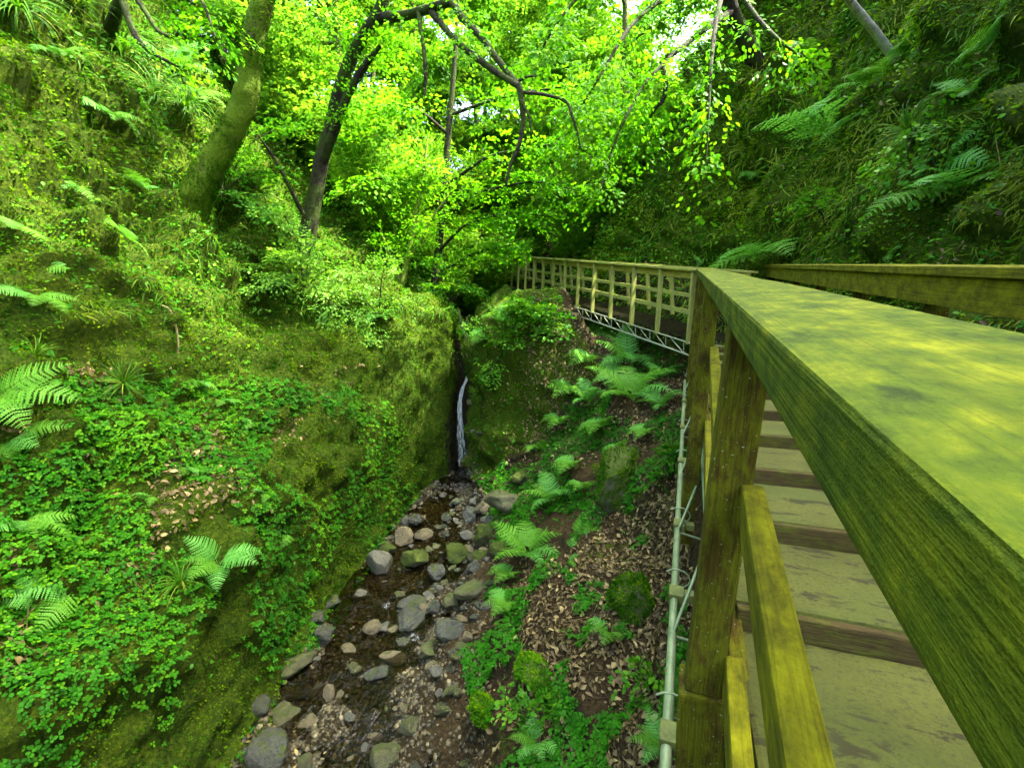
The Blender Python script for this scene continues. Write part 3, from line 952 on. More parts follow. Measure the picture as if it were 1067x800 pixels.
# splash at the foot
P0s = np.array(list(at(481, 491, 11.66)))
BV, BF = stone_mesh(9, 1)
PS = P0s + rw_.normal(0, 1, (260, 3)) * np.array([.13, .06, .05]) + np.array([0, 0, .02])
SV, SF, _ = scatter_np(BV, BF, PS, basis(rw_.normal(0, 1, (260, 3)), rw_.random(260)), rw_.uniform(.004, .017, 260), np.zeros(260))
fallme = np_mesh('waterfall', np.concatenate(sv + [SV]), [np.concatenate(sf), SF + o_], fall_mat(), smooth=True, attrs={'dens': np.concatenate(sdn + [np.full(len(SV), .9)])})
tag(link('waterfall', fallme), kind='structure')

# ------------------------------------------------------------------ stones
SM = {}
for mk in ('r_grey', 'r_tan', 'r_dark', 'r_moss', 'r_olive'):
    for k in range(4):
        P, F = stone_mesh(100 + k * 7 + {'r_grey': 0, 'r_tan': 30, 'r_dark': 60, 'r_moss': 90, 'r_olive': 120}[mk])
        SM[mk, k] = np_mesh('stone', P, F, G[mk], smooth=False)


def stone(px, py, wpx, hpx, mk, label, group='stones in the stream bed', yaw=None, k=None, tilt=0.0, name='stone'):
    p, n = hit(px, py)
    if p is None: return
    d = p.y * CP - p.z * SP
    a, b = wpx / 2 * d / F0, hpx / 2 * d / F0
    o = link(name, SM[mk, random.randrange(4) if k is None else k])
    yw = random.uniform(0, 6.28) if yaw is None else math.radians(yaw)
    M = Matrix.Rotation(yw, 4, 'Z') @ Matrix.Rotation(tilt, 4, 'X') if yaw is None else Matrix.Rotation(yw, 4, 'Z')
    long_ = max(a, b); short = min(a, b)
    if yaw is None:
        sc = (a * 1.15, a * random.uniform(.9, 1.1), b * 1.1)
    else:
        sc = (long_ * 1.15, short * 1.2, short * 1.0)
    o.rotation_euler = M.to_euler(); o.scale = sc
    o.location = (p.x, p.y, p.z + sc[2] * .35)
    tag(o, label, 'stone', group)
    return o


STN = [
    (396, 590, 34, 30, 'r_grey', 'pale grey boulder with flat faces beside the mossy wall foot', None),
    (430, 588, 34, 26, 'r_moss', 'round moss topped boulder touching the pale grey one', None),
    (421, 564, 23, 20, 'r_tan', 'round tan stone behind the moss topped boulder', None),
    (443, 561, 20, 14, 'r_tan', 'small yellowish stone right of the round tan stone', None),
    (404, 574, 20, 14, 'r_moss', 'small green stone wedged behind the pale grey boulder', None),
    (454, 601, 22, 19, 'r_dark', 'dark green egg shaped stone right of the moss topped boulder', None),
    (430, 633, 26, 15, 'r_dark', 'black wet stone with a shiny top below the white riffle', None),
    (428, 649, 34, 22, 'r_dark', 'broad black wet boulder in midstream', None),
    (421, 673, 30, 14, 'r_dark', 'glossy wet slab with water sliding over it', 0),
    (410, 688, 28, 15, 'r_tan', 'flat pale tan block below the glossy wet slab', 10),
    (393, 705, 34, 16, 'r_dark', 'pointed dark green slab lying in shallow water', 20),
    (312, 692, 46, 22, 'r_olive', 'long olive slab leaning along the left edge of the stream', 52),
    (336, 665, 20, 20, 'r_dark', 'dark rounded stone at the head of the long olive slab', None),
    (364, 679, 22, 11, 'r_tan', 'oblong tan stone alone in brown shallow water', -42),
    (303, 727, 34, 12, 'r_olive', 'flat pale green slab like a plank at the lower left', 3),
    (330, 722, 24, 10, 'r_grey', 'upright pale sliver of stone next to the flat pale green slab', 65),
    (343, 728, 16, 20, 'r_tan', 'squat brown stone right of the upright sliver', None),
    (298, 748, 32, 24, 'r_olive', 'mossy dark stone under the flat pale green slab', None),
    (273, 738, 22, 16, 'r_dark', 'dark wet stone at the left water edge below the wall', None),
    (283, 790, 46, 34, 'r_dark', 'big dark boulder at the bottom left corner of the stream', None),
    (403, 790, 32, 24, 'r_olive', 'greenish boulder at the bottom of the stream bed', None),
    (318, 798, 20, 18, 'r_olive', 'olive stone between the two lowest boulders', None),
    (391, 770, 18, 10, 'r_tan', 'orange tan stone above the lowest greenish boulder', 10),
    (524, 528, 36, 24, 'r_olive', 'large flat mossy rock at the right of the pool outflow', None),
    (503, 533, 17, 20, 'r_tan', 'tan upright stone left of the large flat mossy rock', None),
    (491, 540, 18, 18, 'r_dark', 'dark blue green round stone in front of the tan upright stone', None),
    (494, 525, 14, 12, 'r_grey', 'grey stone just below the pool outflow', None),
    (490, 617, 42, 20, 'r_olive', 'long sloping olive slab on the right side of the stream', 35),
    (476, 580, 30, 18, 'r_moss', 'flat mossy stone in midstream above the sloping slab', None),
    (505, 562, 30, 24, 'r_moss', 'mossy stone leaning on the right stream edge', None),
    (494, 593, 16, 14, 'r_dark', 'smooth blue grey pebble stone above the long sloping slab', None),
    (468, 660, 28, 28, 'r_dark', 'dark blocky boulder right of the wet slab', None),
    (445, 681, 20, 16, 'r_olive', 'olive grey stone at the edge of the dry gravel', None),
    (389, 658, 20, 16, 'r_tan', 'brown tan stone left of midstream', None),
    (410, 659, 14, 12, 'r_tan', 'small orange stone beside the brown tan stone', None),
    (487, 558, 17, 10, 'r_grey', 'flat grey blue stone between the mossy stones', None),
    (433, 544, 16, 12, 'r_dark', 'dark stone close to the shaded wall foot', None),
    (423, 546, 9, 14, 'r_grey', 'small upright grey stone close to the shaded wall foot', None),
    (470, 630, 22, 16, 'r_olive', 'green brown cobble left of the sloping slab', None),
    (452, 634, 16, 14, 'r_dark', 'round dark cobble between the riffle and the slab', None),
    (376, 622, 20, 14, 'r_grey', 'grey cobble among leaf litter by the left wall', None),
    (345, 630, 20, 12, 'r_dark', 'dark cobble at the left bank among leaf litter', None),
    (327, 647, 22, 14, 'r_dark', 'flat dark cobble at the left bank', None),
    (488, 575, 14, 10, 'r_tan', 'pale tan pebble stone beside the flat grey blue stone', None),
    (455, 700, 16, 10, 'r_grey', 'grey flake lying on brown gravel', None),
    (470, 720, 22, 9, 'r_olive', 'narrow slate flake standing on the brown slope', 60),
    (512, 545, 16, 12, 'r_dark', 'dark green cobble under the large flat mossy rock', None),
    (520, 575, 20, 16, 'r_moss', 'mossy cobble tucked under fern leaves', None),
    (500, 580, 16, 12, 'r_moss', 'little mossy cobble above the blue grey stone', None),
    (545, 500, 26, 16, 'r_moss', 'mossy lump at the foot of the fern slope', None),
]
for px, py, a, b, mk, lab, yaw in STN:
    stone(px, py, a, b, mk, lab, yaw=yaw)
# the mossy boulders standing on the right slope
BLD = []
BLD += [stone(660, 632, 46, 56, 'r_moss', 'moss covered boulder standing on brown leaf litter', group=None, k=1, name='boulder')]
BLD += [stone(645, 505, 60, 70, 'r_moss', 'mossy rock knob above the leaf litter beside the girder', group=None, k=2, name='boulder')]
BLD += [stone(565, 705, 44, 26, 'r_moss', 'low mossy boulder half buried at the bottom of the slope', group=None, k=0, name='boulder')]
BLD += [stone(506, 742, 26, 24, 'r_moss', 'small mossy hump rising from bare brown soil', group=None, k=3, name='boulder')]
def moss_on(b_, n, size, zmin=-.4, drop_=.3, sel=None):
    me_ = b_.data
    VV = np.array([v.co[:] for v in me_.vertices]); NN = np.array([v.normal[:] for v in me_.vertices])
    kk = RNG.integers(0, len(VV), n)
    kk = kk[NN[kk, 2] > zmin]
    if sel is not None: kk = kk[sel(VV[kk], NN[kk])]
    f_ = size / np.mean(b_.scale)
    PP = VV[kk] + RNG.normal(0, f_ * 1.0, (len(kk), 3))
    PP -= NN[kk] * ((PP - VV[kk]) * NN[kk]).sum(1)[:, None] * .9
    dd = NN[kk] * .9 + RNG.normal(0, .5, PP.shape) + np.array([0, 0, -drop_])
    xx = dd / np.linalg.norm(dd, axis=1)[:, None]
    ss = np.cross(xx, NN[kk] + RNG.normal(0, .3, PP.shape)); ss /= np.linalg.norm(ss, axis=1)[:, None] + 1e-9
    Vv, Fv, va = scatter_np(*LEAF4, PP, np.stack([xx, ss, np.cross(xx, ss)], -1), f_ * RNG.uniform(.5, 1.2, len(kk)), np.clip(fbm(PP * 2.2, 3, 5) * 1.4 - .25 + RNG.normal(0, .12, len(kk)), 0, 1))
    link('moss', np_mesh('moss', Vv, Fv, G['mosstuft'], va), b_)
for q_, b_ in enumerate(BLD):
    if q_ > 1: b_.scale = (b_.scale[0] * 1.45, b_.scale[1] * 1.1, b_.scale[2] * .62)
    b_.location.z -= b_.scale[2] * .2
for b_ in BLD: moss_on(b_, 5200, .028)
# smaller cobbles, alike to the eye
rs = np.random.default_rng(5)
cnt = 0
while cnt < 245:
    y = rs.uniform(3.6, 10.6)
    l_, r_ = np.interp(y, yy, lx), np.interp(y, yy, rx)
    x = l_ + (r_ - l_) * rs.uniform(.12, 1.15)
    p, n = drop(x, y, -1.5)
    if p is None: continue
    cnt += 1
    mk = rs.choice(['r_grey', 'r_tan', 'r_dark', 'r_dark', 'r_olive', 'r_olive', 'r_dark'])
    o = link('cobble', SM[mk, int(rs.integers(4))])
    s = rs.uniform(.045, .09) * rs.choice([.7, .9, 1, 1.4])
    o.scale = (s * rs.uniform(.9, 1.5), s, s * rs.uniform(.5, .8))
    o.rotation_euler = (rs.uniform(-.3, .3), rs.uniform(-.3, .3), rs.uniform(0, 6.28))
    o.location = (p.x, p.y, p.z + o.scale[2] * .3)
    tag(o, {'r_grey': 'small grey cobble lying loose in the stream bed', 'r_tan': 'small tan cobble lying loose in the stream bed', 'r_dark': 'small dark wet cobble lying loose in the stream bed', 'r_olive': 'small olive cobble lying loose in the stream bed'}[mk], 'stone', 'small cobbles in the stream bed')

# gravel: stuff
P0, F0_ = stone_mesh(55, 1)
P, Nrm, k = scatter_pts(16000, (np.abs(TUU - 6.2) < 1.2) * (1 - .75 * sstep(6.5, 7.1, TUU)) * TVIS * (TCEN[:, 1] < 10.9) * (TCEN[:, 1] > 3), RNG)
R = basis(Nrm + RNG.normal(0, .25, P.shape), RNG.random(len(P)) * 6.28)
sz = RNG.uniform(.008, .042, len(P)) * (.6 + .8 * RNG.random(len(P)))
Vv, Fv, va = scatter_np(P0 * np.array([1.2, 1, .6]), F0_, P, R, sz, RNG.random(len(P)))


def gravel_mat():
    m, nt, out = new_mat('gravel')
    a = N_(nt, 'Attribute', attribute_name='var')
    r = ramp(nt, a.outputs['Fac'], [(0, (.012, .013, .006)), (.5, (.04, .035, .016)), (.88, (.075, .066, .03)), (1, (.16, .145, .075))])
    principled(nt, out, r.outputs[0], .5, .25)
    return m


tag(link('gravel', np_mesh('gravel', Vv, Fv, gravel_mat(), va, smooth=True)), kind='stuff')
# ------------------------------------------------------------------ ground cover
rng = np.random.default_rng(21)
SDIST = np.clip(TDIST, 2.0, 40)
UNDER = np.zeros(len(TCEN), bool)
_s = TCEN[:, 0] * DX + TCEN[:, 1] * DY; _l = TCEN[:, 0] * DY - TCEN[:, 1] * DX
UNDER |= (_l > .12) & (_l < 1.25) & (_s < S_END)
FACE = ((TN * -TCEN).sum(1) / TDIST) > -.35             # roughly turned towards the viewer
HOLE = hole.reshape(-1)[T1].mean(1)
SEE = (TVIS & FACE & ~UNDER) * (1 - sstep(.3, .6, HOLE))
DENS = 1 / SDIST ** 1.3
MM = m_moss[T1].mean(1)
c1 = fbm(TCEN * 1.1, 3, 201); c2 = fbm(TCEN * 2.3, 3, 211); c3 = fbm(TCEN * .55, 3, 221)
LEFT = TUU < 5.3
RIGHT = TUU > 7.2
CLIFF = TUU > 9.7
DOWN = np.array([0, 0, -1.0])


def var_of(P, lo=.0, hi=1.0, f=1.3, sd=0):
    return np.clip(lo + (hi - lo) * (fbm(P * f, 3, sd) * 1.5 - .25) + RNG.normal(0, .14, len(P)), 0, 1)


# moss: short tufts all over the banks
n = 270000
P, Nn_, k = scatter_pts(n, SEE * DENS * np.clip(MM * 1.6 - .45, 0, 1.2) * (TDIST < 24), rng)
dirs = Nn_ * .8 + rng.normal(0, .5, P.shape) + DOWN * np.where(CLIFF[k], .7, .25)[:, None]
x = dirs / np.linalg.norm(dirs, axis=1)[:, None]
side = np.cross(x, Nn_ + rng.normal(0, .3, P.shape)); side /= np.linalg.norm(side, axis=1)[:, None] + 1e-9
R = np.stack([x, side, np.cross(x, side)], -1)
lw_ = np.clip(1 - np.abs(TUU[k] - 4.4) / 1.0, 0, 1) + ((TUU[k] > 6.9) & (TUU[k] < 9.3) & (P[:, 1] > 9.4))
sz = rng.uniform(.016, .042, n) * np.clip(SDIST[k] / 6.0, .6, 2.2) * (1 - .35 * np.clip(lw_, 0, 1))
sc = np.stack([sz * np.where(CLIFF[k], 1.5, 1.0), sz * .8, sz], -1)
Vv, Fv, va = scatter_np(*LEAF4, P - Nn_ * .004, R, sc, np.clip(var_of(P, f=1.6, sd=3) + .28 * CLIFF[k], 0, 1))  # cliff tufts coloured lighter, in place of sky light the cliff lacks
tag(link('moss_cover', np_mesh('moss_cover', Vv, Fv, G['mosstuft'], va)), kind='stuff')

# clover-like ground cover on the lower left bank, thinner elsewhere
CL_T = []
for a in (0, 2.09, 4.19):
    ca, sa = math.cos(a), math.sin(a)
    q = np.array([[.06, 0, 0], [.5, -.42, .10], [1.0, -.18, .02], [1.0, .18, .02], [.5, .42, .10]])
    CL_T.append(np.stack([q[:, 0] * ca - q[:, 1] * sa, q[:, 0] * sa + q[:, 1] * ca, q[:, 2]], -1))
CLV = np.concatenate(CL_T); CLF = np.array([[0, 1, 2, 3, 4], [5, 6, 7, 8, 9], [10, 11, 12, 13, 14]])
wl = LEFT * (TUU > 2.2) * (1 - .55 * sstep(3.6, 4.2, TUU)) * np.where(TPY > 395, 1.0, .06) * sstep(.45, .57, c1 + .22 * sstep(430, 560, TPY) - .10 * sstep(660, 760, TPY) - .10 * sstep(250, 330, TPX))
wr = RIGHT * (1 - .9 * ((TUU < 9.3) & (TCEN[:, 1] > 9.6))) * (TUU < 9.7) * 1.3 * sstep(.53, .62, c2 + .14 * sstep(6.3, 8.2, TCEN[:, 1]))
wc = CLIFF * .12 * sstep(.5, .6, c2)
n = 31000
P, Nn_, k = scatter_pts(n, SEE * DENS * (wl + wr + wc) * (TDIST < 16), rng)
up = Nn_ * .75 + np.array([0, -.2, .75]) + rng.normal(0, .22, P.shape)
R = basis(up, rng.random(n) * 6.28)
sz = rng.uniform(.016, .038, n)
Vv, Fv, va = scatter_np(CLV, CLF, P + Nn_ * rng.uniform(.015, .07, n)[:, None], R, sz, np.clip(var_of(P, f=1.1, sd=8) + RNG.normal(0, .18, n), 0, 1) * np.where(TUU[k] > 6, .6, .85))
tag(link('clover_cover', np_mesh('clover_cover', Vv, Fv, G['clover'], va)), kind='stuff')

# leafy undergrowth on the banks and on the far slopes
n = 56000
KNOLL = (TUU > 6.9) & (TUU < 9.3) & (TCEN[:, 1] > 9.5) & (TCEN[:, 1] < 12.6)
LOWW = sstep(3.0, 3.6, TUU) * (TUU < 5.4) * (TCEN[:, 1] < 12.5)
wgt = (LEFT * (TUU > .8) * (1 - .93 * LOWW) * (.28 + .4 * (TPY < 340)) * sstep(.42, .6, c2) + CLIFF * .95 * sstep(.40, .58, c3) + RIGHT * (~CLIFF) * (.18 + .6 * sstep(7.8, 9.5, TCEN[:, 1])) * sstep(.46, .6, c2) + (TCEN[:, 1] > 12.2) * .9)
P, Nn_, k = scatter_pts(n, TVIS * ~UNDER * wgt * (1 - .92 * KNOLL) * (1 - sstep(.3, .6, HOLE)) / SDIST ** 1.1 * (TDIST < 45), rng)
up = Nn_ * .5 + np.array([0, -.25, .8]) + rng.normal(0, .4, P.shape)
R = basis(up, rng.random(n) * 6.28)
sz = rng.uniform(.03, .075, n) * np.clip(SDIST[k] / 8, .8, 2.0)
Vv, Fv, va = scatter_np(*LEAF6T, P + Nn_ * (rng.uniform(.0, .16, n) * np.clip(SDIST[k] / 8, .6, 2))[:, None], R, sz, np.clip(var_of(P, f=.9, sd=12) + .3 * CLIFF[k], 0, 1))  # leaf colour lifted on the cliff to make up for its dim light
tag(link('undergrowth', np_mesh('undergrowth', Vv, Fv, G['shrub'], va)), kind='stuff')

# hanging grass and fine stems on the cliff and the upper left bank
BL_T = np.array([[0, -.035, 0], [0, .035, 0], [.35, -.035, .10], [.35, .035, .10], [.7, -.025, .06], [.7, .025, .06], [1.0, 0, -.10]])
BL_F = np.array([[0, 2, 3], [0, 3, 1], [2, 4, 5], [2, 5, 3], [4, 6, 5]])
n = 52000
wgt = (CLIFF * 1.0 * sstep(.42, .58, c1) + LEFT * (TPY < 330) * .75 * sstep(.40, .58, c3) + 0)
P, Nn_, k = scatter_pts(n, SEE * wgt / SDIST ** 1.2 * (TDIST < 26), rng)
clump = (fbm(P * 3.1, 2, 77) - .5)
dirs = Nn_ * .55 + DOWN * .75 + rng.normal(0, .38, P.shape) + np.stack([clump * 1.5, clump * .5, clump * .4], -1)
x = dirs / np.linalg.norm(dirs, axis=1)[:, None]
side = np.cross(x, Nn_ + rng.normal(0, .5, P.shape)); side /= np.linalg.norm(side, axis=1)[:, None] + 1e-9
R = np.stack([x, side, np.cross(x, side)], -1)
R[:, :, 2] *= np.where((R[:, :, 2] * Nn_).sum(1) < 0, -1, 1)[:, None]
sz = rng.uniform(.07, .22, n) * np.clip(SDIST[k] / 8, .6, 1.7)
sc = np.stack([sz, sz * 1.1, sz], -1)
Vv, Fv, va = scatter_np(BL_T, BL_F, P, R, sc, np.clip(var_of(P, f=1.2, sd=19) + .25 * CLIFF[k], 0, 1))  # blades on the cliff brightened by colour, standing in for missing light
tag(link('hanging_grass', np_mesh('hanging_grass', Vv, Fv, G['grass'], va)), kind='stuff')

# fallen leaves
n = 21000
wgt = (RIGHT * (~CLIFF) * (TCEN[:, 1] < 10.5) * sstep(.36, .54, c1 + .12 * sstep(7.6, 8.6, TUU)) * (1 - .85 * (TPX < 545))
       + LEFT * (TPY > 380) * (1 - sstep(3.4, 4.0, TUU)) * 1.0 * sstep(.54, .62, c2) + CLIFF * .14 * sstep(.56, .66, c2) + (np.abs(TUU - 5.6) < .7) * .15 * sstep(.5, .6, c2))
P, Nn_, k = scatter_pts(n, SEE * wgt * DENS, rng)
R = basis(Nn_ + rng.normal(0, .38, P.shape), rng.random(n) * 6.28)
sz = rng.uniform(.018, .078, n)
sz = np.stack([sz, sz * rng.uniform(.6, 1.1, n), sz * rng.uniform(.5, 5.0, n)], -1)
Vv, Fv, va = scatter_np(*LEAF6T, P + Nn_ * rng.uniform(.004, .03, n)[:, None], R, sz, np.clip(rng.beta(2, 2.2, n), 0, 1))
treads_ = [o_ for o_ in root_stair.children if o_.name.startswith('tread')]
tp_, tn_ = [], []
for o_ in treads_:
    for _ in range(7):
        q_ = o_.matrix_local @ Vector((random.uniform(-.45, .45), random.uniform(-.27, .27), .03)) + root_stair.location
        tp_.append(q_[:]); tn_.append((random.gauss(0, .15), random.gauss(0, .15), 1))
tp_ = np.array(tp_); tn_ = np.array(tn_)
V2, F2, a2 = scatter_np(*LEAF6T, tp_, basis(tn_, rng.random(len(tp_)) * 6.28), rng.uniform(.02, .05, len(tp_)), rng.beta(1.5, 3, len(tp_)))
Fv = np.concatenate([Fv, F2 + len(Vv)]); Vv = np.concatenate([Vv, V2]); va = np.concatenate([va, a2])
TW = np.array([[0, -.02, 0], [1, -.008, .05], [1, .008, .05], [0, .02, 0], [0, 0, .03], [1, 0, .07]])
TWF = np.array([[0, 1, 5], [0, 5, 4], [4, 5, 2], [4, 2, 3]])
P, Nn_, k = scatter_pts(2600, SEE * (wgt + .1 * RIGHT * (~CLIFF)) * DENS, rng)
V2, F2, a2 = scatter_np(np.repeat(TW, 1, 0), np.concatenate([TWF, TWF]), P + Nn_ * .015, basis(Nn_ + rng.normal(0, .2, P.shape), rng.random(len(P)) * 6.28), rng.uniform(.06, .3, len(P)), rng.beta(1.2, 3, len(P)))
Fv = np.concatenate([Fv, F2 + len(Vv)]); Vv = np.concatenate([Vv, V2]); va = np.concatenate([va, a2])
tag(link('leaf_litter', np_mesh('leaf_litter', Vv, Fv, G['litter'], va)), kind='stuff')

# ------------------------------------------------------------------ ferns
def frond_mesh(seed, npair=20, sub=6, droop=.9):
    r = np.random.default_rng(seed)
    # rachis in the xz plane: rises, then arches over
    t = np.linspace(0, 1, 40)
    ang = np.radians(58) - np.radians(105) * droop * t ** 1.25
    dx = np.cos(ang); dz = np.sin(ang)
    X = np.cumsum(dx) / 40; Z = np.cumsum(dz) / 40
    bend = r.uniform(-.12, .12)
    Y = bend * t ** 2
    C = np.stack([X, Y, Z], -1)
    T = np.gradient(C, axis=0); T /= np.linalg.norm(T, axis=1)[:, None]
    Vs, Fs, var, o = [], [], [], 0
    Vt, Ft = tube_np(C[::3], np.linspace(.007, .002, len(C[::3])), 4)
    Vs.append(Vt); Fs.append(np.concatenate([Ft[:, [0, 1, 2]], Ft[:, [0, 2, 3]]])); var.append(np.full(len(Vt), .75)); o = len(Vt)
    for i in range(npair):
        f = .16 + .84 * i / npair
        prof = (math.sin(math.pi * min(1, (f - .1) * .62 + .3)) ** 1.2) * (1 - f) ** .45
        ln = .30 * prof + .012
        k = min(39, int(f * 39))
        c, tt_ = C[k], T[k]
        sy = np.array([0, 1.0, 0])
        nrm = np.cross(tt_, sy); nrm /= np.linalg.norm(nrm)
        for s in (-1, 1):
            d = sy * s * .93 + tt_ * .38 + nrm * r.uniform(-.22, .06)
            d /= np.linalg.norm(d)
            e = np.cross(d, nrm); e /= np.linalg.norm(e)
            nn = np.cross(e, d)
            wv = r.uniform(.25, .6)
            for j in range(sub):
                g = (j + .6) / sub
                pw = ln * .115 * (1 - g) ** .7 + .004
                b = c + d * ln * (j / sub) + nn * (-.10 * ln * g * g)
                stepv = d * ln / sub
                for q in (-1, 1):
                    tip = b + e * q * pw + stepv * 1.15 + nn * r.uniform(-.06, .02) * pw
                    Vs.append(np.array([b, b + stepv * 1.25, tip])); Fs.append(np.array([[o, o + 1, o + 2]])); o += 3
                    var.append(np.full(3, wv))
            tip = c + d * ln * 1.08 + nn * (-.10 * ln)
            Vs.append(np.array([c + d * ln * .85 + e * .006, c + d * ln * .85 - e * .006, tip])); Fs.append(np.array([[o, o + 1, o + 2]])); o += 3; var.append(np.full(3, wv))
    return np_mesh('frond', np.concatenate(Vs), np.concatenate(Fs), G['fern'] if seed % 2 == 0 else G['fern_warm'], np.concatenate(var))


FR = [frond_mesh(300 + k, droop=d) for k, d in enumerate((.8, 1.0, 1.2, .65))]
GF = 'ferns growing on the gorge sides'


def fern_proto(n, spread, seed):
    r = random.Random(seed)
    root = empty('fern', (0, 0, 0))
    for i in range(n):
        o = link('frond', FR[r.randrange(4)], root)
        a = math.radians(-spread / 2 + spread * (i + .5) / n) + r.uniform(-.18, .18)
        o.rotation_euler = (r.uniform(-.15, .15), r.uniform(-.25, .18), a)
        s = r.uniform(.75, 1.1)
        o.scale = (s, s, s)
    return root


FP = {n: fern_proto(n, sp, n) for n, sp in ((2, 80), (3, 120), (5, 190), (6, 260), (8, 340))}
FUSED = set()


def fern(px, py, size, n, label, az=None, lean=.6, group=GF):
    p, nm = hit(px, py)
    if p is None: return
    d = p.y * CP - p.z * SP
    s = size * d / F0
    o = FP[n] if n not in FUSED else copy_tree(FP[n])
    FUSED.add(n)
    nm = nm if nm.dot(-p) > 0 else -nm
    zax = (nm * lean + Vector((0, 0, 1)) * (1 - lean * .4)).normalized()
    out_ = nm - zax * nm.dot(zax)
    if az is not None:                       # frond bundle points this way in the view (0 = right, 90 = up)
        out_ = Vector((math.cos(math.radians(az)), -.45, math.sin(math.radians(az))))
        out_ = out_ - zax * out_.dot(zax)
    if out_.length < .05: out_ = Vector((0, -1, 0)) - zax * zax.y * -1
    x = out_.normalized(); y = zax.cross(x)
    M = Matrix((x, y, zax)).transposed()
    o.rotation_euler = M.to_euler()
    o.scale = (s * random.uniform(.85, 1.1), s * random.uniform(.85, 1.15), s * random.uniform(.7, 1.15))
    o.location = p - nm * .01
    tag(o, label, 'fern', group)


